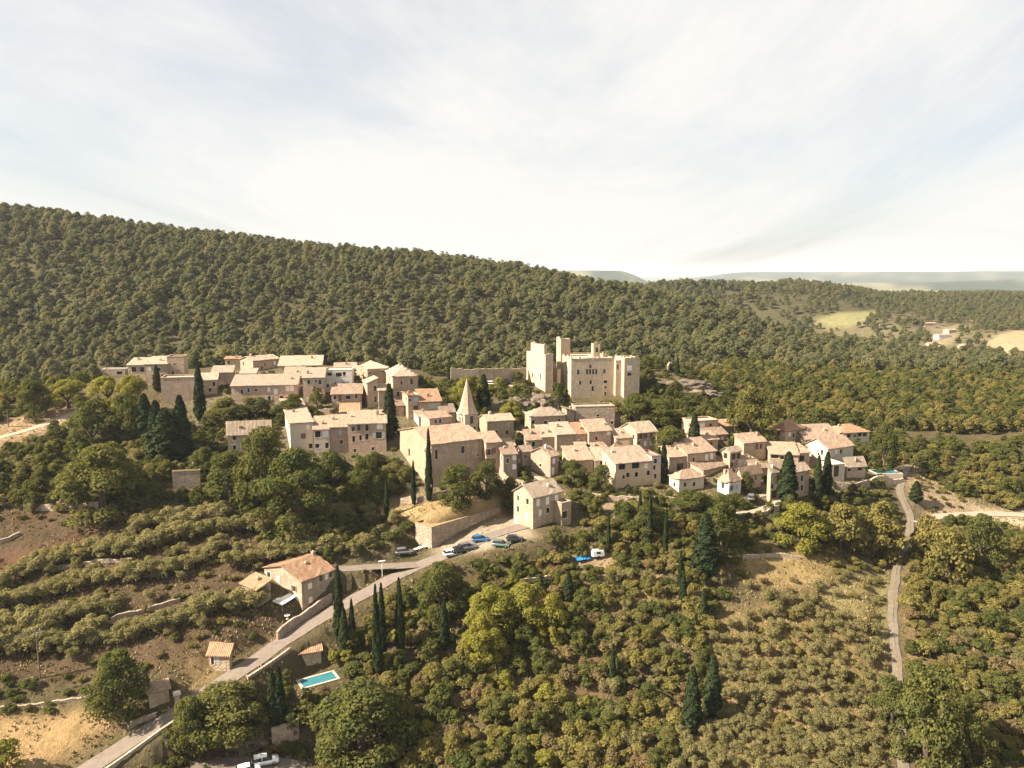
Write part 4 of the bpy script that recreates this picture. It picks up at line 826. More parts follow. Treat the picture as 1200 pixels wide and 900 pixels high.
WL('garden_wall', 'stone wall below the swimming pool terrace', [(1020,566),(1040,568),(1058,565)], 1.2, .5, ST['castle'], sink=2)
WL('garden_wall', 'garden wall with hedge beside the arched terrace', [(975,572),(1000,575),(1020,570)], 2.0, .4, ST['dry'])
WL('garden_wall', 'stone wall along the front of the church forecourt', [(470,590),(500,588),(530,580)], 1.5, .5, ST['dry'])
WL('garden_wall', 'wall fragment on the scrubby terrace below the parking square', [(610,690),(632,686),(648,683)], 2.0, .5, ST['dry'])
WL('garden_wall', 'rough stone edge along the field side of the road', [(150,855),(165,846),(185,838)], .9, .5, ST['dry'])
ST['grass'] = roadmat('dry_grass_top', (0.23, 0.165, 0.088), (0.27, 0.20, 0.108), (0.175, 0.125, 0.065))
def thatch(*a, **k): return house(*a, **k)
thatch('high stone retaining wall with arched doorway beside the parking square', 506, 639, 618.5, '6', 586, th=46, Y=180, roof='flat', rf='grass', wall='dry', name='retaining_wall', cat='wall', doors=[('F',555,618.5,2.0,2.0)])
thatch('stone bastion terrace below the cypress clump', 203, 574, 553, 196, 235, th=12, roof='flat', rf='grass', wall='dry', name='bastion_terrace', cat='wall')
WL('garden_wall', 'low stone wall behind the long row house', [(276,441),(290,440),(302,439)], 1.8, .5, ST['pink'])
WL('garden_wall', 'ruined wall stub behind the sideways stone house', [(306,420),(320,419),(333,418)], 2.2, .6, ST['grey'])
WL('garden_wall', 'garden terrace wall above the plastered end house', [(342,489),(352,487),(364,486)], 1.8, .5, ST['dry'])
WL('garden_wall', 'terrace wall in the garden below the low house with brown roof', [(372,486),(388,485),(400,484)], 1.6, .5, ST['dry'])
WL('garden_wall', 'terrace wall beside the square stone house', [(603,514),(612,516),(622,517)], 2.4, .5, ST['dry'])
WL('garden_wall', 'stone wall stepping down between church annex and grey house', [(586,556),(592,566),(612,572)], 2.0, .5, ST['dry'])
WL('garden_wall', 'low wall in front of the cubic house with hipped roof', [(776,588),(800,590),(826,588)], 1.3, .4, ST['dry'])
WL('garden_wall', 'pale broken wall along the red terrace', [(-10,640),(10,634),(28,624)], .9, .5, ST['dry'])
WL('garden_wall', 'sunken terrace wall between the olive rows', [(130,728),(175,716),(215,704)], .9, .5, ST['dry'])
WL('garden_wall', 'dry terrace wall under the upper olive row', [(60,668),(110,660),(160,658)], .8, .5, ST['dry'])
WL('garden_wall', 'short wall on the sunny terrace above the olive grove', [(870,655),(905,652),(940,655)], .8, .5, ST['dry'])
# --- cars
CARM = {'white': plain('paint_white', (0.74, 0.74, 0.72), .25, .5, 0, .03), 'black': plain('paint_black', (0.018, 0.019, 0.021), .2, .5, 0, .05), 'blue': plain('paint_blue', (0.035, 0.14, 0.32), .22, .5, .2, .05), 'grey': plain('paint_grey', (0.16, 0.16, 0.165), .25, .5, .3, .05), 'teal': plain('paint_teal', (0.10, 0.16, 0.15), .25, .5, .2, .05)}
TYRE = plain('tyre_rubber', (0.02, 0.02, 0.02), .8); RIM = plain('wheel_rim', (0.45, 0.45, 0.46), .3, .5, .8); LAMP = plain('headlamp', (0.7, 0.7, 0.66), .15, .6); RED = plain('tail_lamp', (0.35, 0.02, 0.02), .3, .5)
def loft(sections):                     # list of (x, [(y, z)...]) rings
    v = []; f = []; n = len(sections[0][1])
    for x, ring in sections: v += [(x, y, z) for y, z in ring]
    for i in range(len(sections)-1):
        for k in range(n): f.append((i*n+k, i*n+(k+1) % n, (i+1)*n+(k+1) % n, (i+1)*n+k))
    f += [tuple(range(n))[::-1], tuple((len(sections)-1)*n+k for k in range(n))]; return v, f
def car(label, px, py, head, paint, kind='hatch', group=None):
    p = hit(px, py); root = empty('parked_car', (p[0], p[1], p[2]+.2), R(head), label, 'car', group); m = CARM[paint]
    Lc, Wc, hb = (4.2, 1.76, .86) if kind == 'hatch' else (4.6, 1.84, .98); hr = 1.46 if kind == 'hatch' else 1.68
    def ring(w, z0, z1): return [(-w, z0), (w, z0), (w*1.02, (z0+z1)/2), (w*.93, z1), (-w*.93, z1), (-w*1.02, (z0+z1)/2)]
    w = Wc/2
    v, f = loft([(-Lc/2, ring(w*.86, .38, hb*.86)), (-Lc/2+.18, ring(w*.97, .26, hb)), (-Lc*.2, ring(w, .22, hb)), (Lc*.16, ring(w, .22, hb*.99)), (Lc/2-.5, ring(w*.97, .24, hb*.88)), (Lc/2-.1, ring(w*.9, .28, hb*.74)), (Lc/2, ring(w*.82, .36, hb*.6))])
    mesh('body', v, f, m, root, True)
    def cab(w1, z0, z1, w0): return [(-w0, z0), (w0, z0), (w1, z1), (-w1, z1)]
    v, f = loft([(-Lc/2+.12, cab(w*.8, hb-.02, hb+.03, w*.9)), (-Lc/2+.45, cab(w*.74, hb-.02, hr-.1, w*.93)), (-Lc*.1, cab(w*.74, hb-.02, hr, w*.93)), (Lc*.06, cab(w*.73, hb-.02, hr-.03, w*.93)), (Lc*.25, cab(w*.82, hb-.02, hb+.02, w*.9))])
    cabin = mesh('windows', v, f, GLASS, root, False)
    v, f = loft([(-Lc/2+.42, cab(w*.7, hr-.11, hr-.05, w*.76)), (-Lc*.1, cab(w*.7, hr-.01, hr+.05, w*.76)), (Lc*.07, cab(w*.69, hr-.04, hr+.02, w*.75))])
    mesh('roof', v, f, m, root)
    MB().box(-Lc*.12-.05, -Lc*.12+.05, -w*.9, -w*.72, hb, hr-.02).box(-Lc*.12-.05, -Lc*.12+.05, w*.72, w*.9, hb, hr-.02).build('pillar', m, root)
    for sx_ in (-1, 1):
        for sy_ in (-1, 1):
            wt = MB().tube([(0, -.1, 0), (0, .1, 0)], .32, 14).build('wheel', TYRE, root); wt.location = (sx_*Lc*.31, sy_*(w-.08), .32)
            r_ = MB().tube([(0, -.015, 0), (0, .015, 0)], .2, 10).build('rim', RIM, wt); r_.location = (0, sy_*.1, 0)
    for sy_ in (-1, 1):
        MB().box(-.06, .03, -.17, .17, -.07, .07).build('headlight', LAMP, root).location = (Lc/2-.09, sy_*w*.6, hb*.66)
        MB().box(-.03, .05, -.14, .14, -.09, .09).build('tail_light', RED, root).location = (-Lc/2+.03, sy_*w*.7, hb*.78)
    return root
car('blue hatchback parked alone on the parking square', 563, 634.5, 6, 'blue'); car('white hatchback parked at the end of the row on the parking square', 530, 651, 24, 'white'); car('black car parked beside the white hatchback', 540, 648, 24, 'black'); car('dark grey estate beside the black car on the parking square', 548, 644.5, 24, 'grey', 'suv')
car('black car parked by the red bush below the detached house', 604, 635, 8, 'black'); car('dark green car half hidden behind the parking square bushes', 587, 641, -15, 'teal'); car('dark grey car beside the café terrace by the road', 474, 649, 12, 'grey')
car('white van like car parked on the lower drive with clear windscreen', 311, 896, 20, 'white', 'suv'); car('white hatchback behind the other white car on the lower drive', 291, 906, 22, 'white')
car('dark off road car parked under the crest rampart wall', 594, 450, 10, 'black', 'suv'); car('white car parked on the crest terrace behind the cypress', 577, 452, 15, 'white'); car('white van on the crest terrace beside the spire cypress', 562, 452, 20, 'white', 'suv'); car('dark car parked in the lane courtyard of the right quarter', 880, 586, 75, 'grey')
# --- pools
wm, t, o = newmat('pool_water'); v_ = N(t, 'ShaderNodeTexCoord').outputs['Object']
princ(t, o, mixc(t, noise(t, v_, 1.2, 3), (0.02, 0.12, 0.15), (0.05, 0.185, 0.21)), .06, bump(t, noise(t, v_, 3, 3), .03), .5)
def pool(label, px, py, lx_, rx_, head, wide, Lm):
    p = hit(px, py); z = hh(p[0], p[1]); root = empty('swimming_pool', (p[0], p[1], z-.2), R(head), label, 'swimming pool')
    a, b = Lm/2, wide/2
    MB().box(-a-.45, a+.45, -b-.45, -b, -1.4, .38).box(-a-.45, a+.45, b, b+.45, -1.4, .38).box(-a-.45, -a, -b, b, -1.4, .38).box(a, a+.45, -b, b, -1.4, .38).build('surround', plain('pool_stone', (0.42, 0.36, 0.29), .8), root)
    MB().box(-a+.001, a-.001, -b+.001, b-.001, -1.2, .3).build('water', wm, root); FOOT.append([(p[0]-a-1, p[1]-b-1), (p[0]+a+1, p[1]-b-1), (p[0]+a+1, p[1]+b+1), (p[0]-a-1, p[1]+b+1)])
    PROT.append((lx_, py-9, rx_, py+4, p[1]+2)); return root
pool('turquoise rectangular swimming pool beside the tiled pool house', 373, 797, 348, 398, 32, 3.0, 6.6)
pool('bright blue swimming pool beside the terrace bungalow', 1037, 553, 1020, 1054, 4, 4.5, 7.0)
p = hit(683, 654); root = empty('tarpaulin', tuple(p), .3, 'crumpled bright blue tarpaulin on the scrubby terrace', 'tarpaulin'); v = []; f = []
for j in range(9):
    for i in range(13): v.append((i*.3-1.9, j*.36-1.4, .75*math.exp(-((i-6)/4.2)**2-((j-4)/3)**2)+random.uniform(0, .22)))
for j in range(8):
    for i in range(12): a = j*13+i; f.append((a, a+1, a+14, a+13))
n0 = len(v); v += [(x, y, z-.12) for x, y, z in v]; f += [tuple(n0+k for k in q[::-1]) for q in f]
for i in range(12): f += [(i+1, i, n0+i, n0+i+1), (104+i, 105+i, n0+105+i, n0+104+i)]
for j in range(8): f += [(j*13, (j+1)*13, n0+(j+1)*13, n0+j*13), ((j+1)*13+12, j*13+12, n0+j*13+12, n0+(j+1)*13+12)]
mesh('sheet', v, f, plain('tarp_blue', (0.02, 0.17, 0.36), .5, .3), root); PROT.append((672, 641, 712, 657, p[1]))
for k, (px, py, lab) in enumerate([(700, 653, 'white caravan roofed trailer beside the blue tarpaulin')]):
    p = hit(px, py); root = empty('trailer', (p[0], p[1], p[2]+.1), .2, lab, 'trailer')
    v, f = loft([(-1.5, [(-.85, .45), (.85, .45), (.8, 1.2), (-.8, 1.2)]), (-1.2, [(-.95, .4), (.95, .4), (.9, 1.75), (-.9, 1.75)]), (1.2, [(-.95, .4), (.95, .4), (.9, 1.75), (-.9, 1.75)]), (1.5, [(-.85, .45), (.85, .45), (.8, 1.1), (-.8, 1.1)])]); mesh('body', v, f, WHITE, root)
    MB().box(-.5, .5, -.97, -.93, 1.05, 1.5).build('window', GLASS, root)
    for sy_ in (-1, 1): MB().tube([(0, -.08, 0), (0, .08, 0)], .3, 12).build('wheel', TYRE, root).location = (0, sy_*.9, .3)
    MB().tube([(1.4, 0, .45), (2.3, 0, .4)], .05, 6).build('tow_bar', METAL, root)
# --- poles, wires, lamp
def util_pole(label, px, yt, yb, arm=True):
    p = hit(px, yb); h = z_at(p, yt)-p[2]; root = empty('utility_pole', tuple(p), 0, label, 'utility pole')
    MB().tube([(0, 0, -1), (0, 0, h)], [.17, .11], 9).build('pole', WOOD, root)
    if arm:
        MB().box(-.9, .9, -.07, .07, h-.75, h-.6).build('crossarm', WOOD, root)
        for k in (-.75, 0, .75): MB().tube([(k, 0, h-.6), (k, 0, h-.42), (k, 0, h-.3)], [.03, .08, .05], 8).build('insulator', WHITE, root)
        MB().tube([(.35, -.25, h-1.6), (.35, -.25, h-.9)], .2, 10).build('transformer', METAL, root)
    return p, h
p, h = util_pole('wooden utility pole with crossarm standing in the olive terrace', 47, 735, 795)
for k in (-.75, 0, .75):
    q0 = Vector((p[0]+k, p[1], p[2]+h-.3)); q1_ = Vector((p[0]-26, p[1]-10+k, p[2]+h-5)); pts = [q0.lerp(q1_, s/10)-Vector((0, 0, 1.3*4*(s/10)*(1-s/10))) for s in range(11)]
    o = MB().tube([tuple(a-q0) for a in pts], .035, 5).build('power_line', TYRE); o.location = q0; tag(o, 'thin black power line strung from the crossarm pole', 'power line', 'power lines at the pole')
util_pole('thin bare pole beside the dirt track', 10, 480, 500, False)
p = hit(448, 676); root = empty('street_lamp', tuple(p), .3, 'white street lamp with flat double head beside the road fork', 'street lamp'); MB().tube([(0, 0, -.5), (0, 0, 3.6)], [.07, .05], 8).build('post', WHITE, root); MB().box(-.75, .75, -.16, .16, 3.6, 3.74).box(-.1, .1, -.1, .1, 3.5, 3.6).build('lamp_head', WHITE, root)
p = hit(208, 824); root = empty('well_pillar', tuple(p), .5, 'pale carved stone pillar with cap beside the stone hut', 'pillar'); MB().box(-.45, .45, -.45, .45, -.8, 1.5).build('shaft', ST['castle'], root); MB().box(-.65, .65, -.65, .65, 1.503, 1.75).box(-.5, .5, -.5, .5, 1.753, 1.95).build('cap', FRAME, root)
# --- farmhouse awning and table, café tables
b = hl; u0 = b.b*.16
root = empty('awning', tuple(b.c + np.array([*(b.dl*b.b*.3 - b.dr*2.1), -.1])), b.th, 'white cloth awning on thin posts against the farmhouse gable', 'awning')
v = []; f = []
for i in range(5):
    for j in range(9): v.append((-1.7+i*.95, -2.2+j*.55, 2.3+i*.2-.05*math.sin(j*1.57)**2))
for i in range(4):
    for j in range(8): a = i*9+j; f.append((a, a+9, a+10, a+1))
n0 = len(v); v += [(x, y, z-.05) for x, y, z in v]; f += [tuple(n0+k for k in q[::-1]) for q in f]
mesh('canopy', v, f, WHITE, root)
for y_ in (-2.1, 2.1): MB().tube([(-1.6, y_, -1.2), (-1.6, y_, 2.3)], .05, 6).build('post', METAL, root)
def table(label, pos, rz, group=None):
    root = empty('garden_table', pos, rz, label, 'table', group); MB().tube([(0, 0, .7), (0, 0, .76)], .62, 16).build('table_top', WHITE, root); MB().tube([(0, 0, 0), (0, 0, .7)], .06, 8).tube([(0, 0, -.2), (0, 0, .05)], .3, 10).build('pedestal', WHITE, root)
q = b.c[:2] + b.dl*b.b*.3 - b.dr*3.0; table('round white table under the farmhouse awning', (q[0], q[1], hh(*q)), 0)
q = b.c[:2] + b.dl*b.b*.05 - b.dr*3.4; table('round white table in the sun before the farmhouse awning', (q[0], q[1], hh(*q)), 0)
for px, py in ((487, 646), (492, 645), (498, 643)):
    p = hit(px, py); table('white café table on the small terrace by the road', tuple(p), 0, 'café tables on the small terrace')
# --- outdoor stairs
pa, pb = hit(612, 549), hit(641, 565); root = empty('stone_stair', tuple(pb), 0, 'long outdoor stone stair climbing beside the grey houses', 'stair'); n = 16
dv = pa-pb; dn = np.array([-dv[1], dv[0]])/math.hypot(dv[0], dv[1]); me_ = None
ang = math.atan2(dv[1], dv[0]); Ls = math.hypot(dv[0], dv[1])/n
me_ = mk(MB().box(0, Ls*1.02, -.8, .8, -2.2, 0), ST['castle'])
for k in range(n):
    s_ = child('step', me_, root, (dv[0]*k/n, dv[1]*k/n, dv[2]*k/n+.25), ang)
# --- rocks
def rock(label, px, py, rx_, ry_, rz_, seed):
    p = hit(px, py); g = np.random.default_rng(seed); bm = bmesh.new(); bmesh.ops.create_icosphere(bm, subdivisions=4, radius=1)
    for vv in bm.verts:
        d = vv.co.normalized(); k = 1 + .35*float(vnoise(d.x*3+seed, d.y*3+d.z*2.3, .9, seed)[()]) + .22*float(vnoise(d.x*7, d.z*8+d.y*4, .9, seed+3)[()]) + .1*float(vnoise(d.y*15, d.z*17+d.x*6, .9, seed+5)[()])
        vv.co = Vector((d.x*rx_, d.y*ry_, max(d.z, -.5)*rz_))*k
    me = bpy.data.meshes.new('rock_outcrop'); bm.to_mesh(me); bm.free(); me.materials.append(ROCK); o = link(bpy.data.objects.new('rock_outcrop', me)); o.location = (p[0], p[1], p[2]-.25*rz_); tag(o, label, 'rock')
ROCK = stone('rock_face', (0.135, 0.108, 0.085), (0.19, 0.155, 0.12), (0.10, 0.08, 0.065), 1.6, .6)
rock('brown rock face under the castle forecourt', 628, 474, 9, 5, 4.6, 1); rock('rounded rock shoulder below the crest terrace', 604, 474, 6, 4, 3.2, 2); rock('bare rock hump on the spur beyond the bastion', 805, 452, 9, 5, 3.0, 3); rock('long rock rib falling from the spur towards the right quarter', 826, 462, 7, 5, 2.6, 4); rock('grey boulder beside the rampart stub', 736, 500, 3, 2.4, 2.2, 5); rock('small rock ledge beside the road wall below the cypress pair', 285, 868, 4, 2, 1.6, 6)
p = hit(618, 632); 
at_red = p
# ------------------------------------------------------------------ trees and shrubs: meshes
FOL = {'pine': foliage('needles_pine', (0.065, 0.092, 0.053), (0.112, 0.128, 0.066), (0.188, 0.177, 0.090), .36),
       'oak': foliage('leaves_oak', (0.050, 0.070, 0.024), (0.079, 0.094, 0.031), (0.126, 0.125, 0.040), .36),
       'gold': foliage('leaves_golden', (0.120, 0.123, 0.041), (0.170, 0.158, 0.051), (0.220, 0.189, 0.068), .42),
       'lime': foliage('leaves_lime', (0.159, 0.171, 0.040), (0.207, 0.209, 0.047), (0.246, 0.236, 0.055), .45),
       'olive': foliage('leaves_olive', (0.142, 0.140, 0.066), (0.182, 0.174, 0.080), (0.228, 0.205, 0.096), .35),
       'cyp': foliage('needles_cypress', (0.018, 0.030, 0.015), (0.025, 0.037, 0.017), (0.033, 0.044, 0.020), .1),
       'dry': foliage('leaves_dry', (0.145, 0.121, 0.060), (0.181, 0.149, 0.072), (0.171, 0.124, 0.061), .35)}
def leaf_quads(C, Nn, size, asp, g):
    n = len(C); Nn = Nn/np.linalg.norm(Nn, axis=1, keepdims=True)
    a = np.cross(Nn, g.normal(size=(n, 3))); a /= np.linalg.norm(a, axis=1, keepdims=True); b = np.cross(Nn, a)
    s = size*g.uniform(.65, 1.35, (n, 1)); a *= s; b *= s*asp
    fold = Nn*s*.25
    V = np.stack([C-a, C-b+fold, C+a, C+b+fold], 1).reshape(-1, 3)
    return V, np.arange(4*n).reshape(n, 4)
def crown(kind, seed, fine=1.0):
    g = np.random.default_rng(seed*101+{'pine': 1, 'oak': 2, 'gold': 3, 'lime': 4, 'olive': 5, 'cyp': 6, 'shrub': 7}[kind])
    bl = []                            # blobs: centre, radius (unit tree about 1 m high x ... scaled to metres here)
    if kind == 'cyp':                  # 10 m high spindle
        n = 2600; z = g.uniform(0, 1, n)**.85; prof = np.where(z < .12, .55+z*3.2, 1.0)*(1-np.clip(z-.3, 0, 1)/.7)**.62 if True else 0
        prof = np.clip(prof, .02, 1)*1.0; th = g.uniform(0, 2*math.pi, n)
        lump = 1+.14*np.sin(th*3+z*19+seed)+.1*np.sin(th*5-z*31); rr = prof*lump*g.uniform(.72, 1.03, n)
        C = np.c_[rr*np.cos(th), rr*np.sin(th), .25+z*9.75]
        Nn = np.c_[np.cos(th), np.sin(th), np.full(n, .45)] + g.normal(size=(n, 3))*.35
        return leaf_quads(C, Nn, .26, .55, g)
    if kind == 'pine':                 # 8 m, rounded crown of puffs
        for k in range(24):
            z = g.uniform(2.0, 7.2); t_ = max(0, (z-3.0)/4.8); r = 2.9*(1-t_**2.2)*(1 if z > 3 else .85)*g.uniform(.5, 1.0); a = g.uniform(0, 2*math.pi)
            bl.append((r*math.cos(a), r*math.sin(a), z, g.uniform(.75, 1.25)*(1.08-.25*t_)))
        bl.append((0, 0, 7.1, 1.0)); bl.append((0.2, 0, 5.4, 1.6)); bl.append((-.2, .1, 4.0, 1.9)); per, size, asp, up = 80, .27, .6, .6
    elif kind in ('oak', 'gold', 'lime'):   # 6 m broad dome
        for k in range(44):
            a = g.uniform(0, 2*math.pi); e = g.uniform(-.6, 1); R0 = 2.3*g.uniform(.7, 1.08)
            bl.append((R0*math.cos(a)*math.cos(e*1.5), R0*math.sin(a)*math.cos(e*1.5), 1.95+2.7*math.sin(e*1.5)*g.uniform(.8, 1.12), g.uniform(.5, .95)))
        bl += [(0, 0, 2.6, 1.7), (.7, .4, 3.2, 1.2), (-.8, -.3, 3.0, 1.2)]; per, size, asp, up = 105, .2, .62, .45
    elif kind == 'olive':              # 4 m, wispy
        for k in range(22):
            a = g.uniform(0, 2*math.pi); r = 1.55*math.sqrt(g.uniform(.05, 1)); z = 1.75 + g.uniform(-1.2, 1.5)*(1-.3*r/1.5)
            bl.append((r*math.cos(a), r*math.sin(a), z, g.uniform(.45, .8)))
        bl.append((0, 0, 1.8, 1.2)); per, size, asp, up = 80, .17, .38, .6
    else:                              # shrub 2 m
        for k in range(13):
            a = g.uniform(0, 2*math.pi); r = 1.15*math.sqrt(g.uniform(0, 1)); z = .75+g.uniform(-.45, .65)*(1-.35*r)
            bl.append((r*math.cos(a), r*math.sin(a), z, g.uniform(.38, .68)))
        bl.append((0, 0, .6, .85)); per, size, asp, up = 85, .15, .6, .5
    Cs, Ns = [], []
    for (x, y, z, r) in bl:
        n = int(per*(r/1.0)**1.6*(1 if kind != 'shrub' else 3) * (1.9 if kind == 'olive' else 1)); n = int(max(n, 25)*fine**1.8)
        d = g.normal(size=(n, 3)); d /= np.linalg.norm(d, axis=1, keepdims=True); d[:, 2] = np.where(d[:, 2] < -.35, -d[:, 2], d[:, 2])
        rad = r*(g.uniform(.55, 1.0, (n, 1))**.5)*g.uniform(.92, 1.12, (n, 1))
        Cs.append(np.array([x, y, z]) + d*rad*np.array([1, 1, .82])); Ns.append(d*.85 + g.normal(size=(n, 3))*.4 + np.array([0, 0, up*.9]))
    return leaf_quads(np.concatenate(Cs), np.concatenate(Ns), size/fine, asp, g)
def trunk_mesh(kind, seed):
    g = random.Random(seed*7+len(kind)); mb = MB()
    if kind == 'cyp': mb.tube([(0, 0, -1.2), (0, 0, .6), (.02, 0, 5), (0, 0, 8.5)], [.22, .18, .1, .03], 6)
    elif kind == 'pine':
        lean = g.uniform(-.4, .4); mb.tube([(0, 0, -1.2), (lean*.2, 0, 1), (lean*.6, .1, 4), (lean*.3, 0, 7.6)], [.26, .2, .15, .05], 6)
        for k in range(5):
            a = g.uniform(0, 6.28); z = g.uniform(2.6, 6); mb.tube([(lean*.5, 0, z), (math.cos(a)*.9, math.sin(a)*.9, z+.5), (math.cos(a)*1.7, math.sin(a)*1.7, z+.8)], [.08, .06, .02], 4)
    elif kind == 'shrub':
        for k in range(5):
            a = g.uniform(0, 6.28); mb.tube([(0, 0, -.5), (math.cos(a)*.3, math.sin(a)*.3, .4), (math.cos(a)*.7, math.sin(a)*.7, .95)], [.05, .04, .015], 4)
    else:
        s = .62 if kind == 'olive' else 1
        mb.tube([(0, 0, -1.2), (.05, .02, .7*s), (.1, 0, 1.6*s)], [.3*s, .22*s, .18*s], 7)
        for k in range(5):
            a = k*1.26+g.uniform(-.3, .3); mb.tube([(.1, 0, 1.4*s), (math.cos(a)*.8*s, math.sin(a)*.8*s, 2.4*s), (math.cos(a)*1.6*s, math.sin(a)*1.6*s, 3.7*s)], [.15*s, .1*s, .03*s], 5)
    return mk(mb, BARK)
NVAR = 4
KINDS = {'pine': ('pine', 'pine', 'pine_tree', 'pine'), 'oak': ('oak', 'oak', 'oak_tree', 'tree'), 'gold': ('gold', 'gold', 'broadleaf_tree', 'tree'), 'lime': ('lime', 'lime', 'broadleaf_tree', 'tree'),
         'olive': ('olive', 'olive', 'olive_tree', 'olive tree'), 'cyp': ('cyp', 'cyp', 'cypress_tree', 'cypress'),
         'shrub': ('shrub', 'oak', 'shrub', 'shrub'), 'gshrub': ('shrub', 'gold', 'shrub', 'shrub'), 'dshrub': ('shrub', 'dry', 'shrub', 'shrub'),
         'bigoak': ('oak', 'oak', 'oak_tree', 'tree'), 'biglime': ('lime', 'lime', 'broadleaf_tree', 'tree')}
TM = {}
for k, (shape, fol, nm, cat) in KINDS.items():
    for s in range(NVAR):
        key = ('cr', shape, s)
        V, F = crown(shape, s + (9 if k.startswith('big') else 0), 1.75 if k.startswith('big') else 1.0)
        me = fastmesh('foliage', V, F); me.materials.append(FOL[fol])
        TM[k, s] = (me, cached(('tr', 'oak' if shape in ('gold', 'lime') else shape, s), lambda: trunk_mesh('oak' if shape in ('gold', 'lime') else shape, s)))
RAD = {'bigoak': 2.9, 'biglime': 2.9, 'pine': 3.2, 'oak': 2.9, 'gold': 2.9, 'lime': 2.9, 'olive': 1.9, 'cyp': 1.0, 'shrub': 1.45, 'gshrub': 1.45, 'dshrub': 1.45}
HGT = {'bigoak': 5.2, 'biglime': 5.2, 'pine': 8.0, 'oak': 5.2, 'gold': 5.2, 'lime': 5.2, 'olive': 3.7, 'cyp': 10.0, 'shrub': 1.9, 'gshrub': 1.9, 'dshrub': 1.9}
TREES = []       # dict(kind, p, sxy, sz, label, group, fixed)
def put(kind, p, sxy, sz=None, label=None, group=None, fixed=False):
    TREES.append(dict(kind=kind, p=p, sxy=sxy, sz=sz or sxy, label=label, group=group, fixed=fixed, r=RAD[kind]*sxy))
def at_pixels(kind, px, ytop, ybase, label, group=None, wpx=None):
    p = hit(px, ybase); h = z_at(p, ytop)-p[2]; sz = max(.3, h/HGT[kind])
    mpp = math.hypot(p[1], CZ-p[2])/FPX
    sxy = (wpx*mpp/2/RAD[kind]) if wpx else sz
    if kind in ('oak', 'lime') and max(sxy, sz) > 1.25: kind = 'big' + kind
    put(kind, p, sxy, sz, label, group, True)
# --- cypresses, one by one
CYP = [(239,396,424,4,'lone thin cypress standing up behind the tiny ochre hut'),(235,427,494,11,'tallest slender cypress in front of the open doorway house'),(184.5,428,458,8,'short cypress standing against the manor wall'),
 (172,462,520,18,'broad dark cypress leftmost of the cypress clump below the manor'),(196,480,545,30,'widest cypress in the clump below the manor'),(214,464,535,19,'pointed cypress rightmost of the clump below the manor'),
 (186,470,540,20,'shaggy cypress in the middle of the clump below the manor'),(457,450,514,14,'broad tall cypress at the end of the front terrace row'),(503,503,588,7,'tall thin cypress in front of the church nave'),
 (485,540,592,5,'short thin cypress beside the church cypress'),(453.5,560,606,5,'small thin cypress on the dry grass terrace'),(567,439,480,13,'dark cypress standing behind the church spire'),(526.5,419,446,4,'thin cypress beside the crest lane wall'),
 (793.5,419,440,5,'single cypress on the bare rocky spur'),(813,484,527,12,'pale green cypress beside the roofless stone shell'),(777,519,565,9,'dark cypress against the tall plain block'),(772,524,556,6,'slim cypress just behind the dark cypress at the plain block'),
 (922,530,588,18,'broad dark cypress in front of the tall stone house'),(967.5,530,582,11,'dark pointed cypress in front of the cream house'),(957.5,534,584,9,'thinner cypress beside the pointed cypress at the cream house'),
 (1073,564,588,12,'plump little cypress on the bend of the gravel track'),(749.5,575,622,5,'thin cypress first of the trio below the village'),(761,577,640,6,'tallest thin cypress of the trio below the village'),(779.5,596,652,5,'thin cypress last of the trio below the village'),
 (713,600,648,4,'needle thin cypress above the blue tarpaulin'),(797,645,694,6,'narrow cypress in the hollow below the trio'),(826,602,676,24,'great dark shaggy cypress in the middle gardens'),(717.5,755,803,6,'lone narrow cypress in the scrub gully'),
 (834,768,840,16,'cone shaped cypress at the edge of the olive grove'),(810,782,858,16,'drooping dark cypress beside the cone shaped one'),(469,678,768,9,'tallest dark cypress in the row below the road'),(448.5,684,775,8,'straight cypress second in the row below the road'),(442,686,790,8,'straight cypress third in the row below the road'),
 (444,738,792,8,'short cypress at the foot of the row below the road'),(398,664,752,10,'tall cypress shading the farmhouse wall'),(413,702,752,6,'small cypress beside the road wall'),(404,712,768,10,'low cypress under the farmhouse cypress'),
 (521,702,762,9,'dim cypress half buried among trees below the road'),(321,784,850,10,'dark cypress leftmost of the pair above the white cars'),(329,782,852,11,'taller dark cypress of the pair above the white cars'),
 (666,671,705,10,'small cone cypress on the scrubby terrace'),(800,668,712,7,'slim cypress on the dark bank below the middle gardens'),(824,690,726,8,'slim dark cypress above the olive grove')]
for px, yt, yb, w, lab in CYP: at_pixels('cyp', px, yt, yb, lab, None, w*1.15)
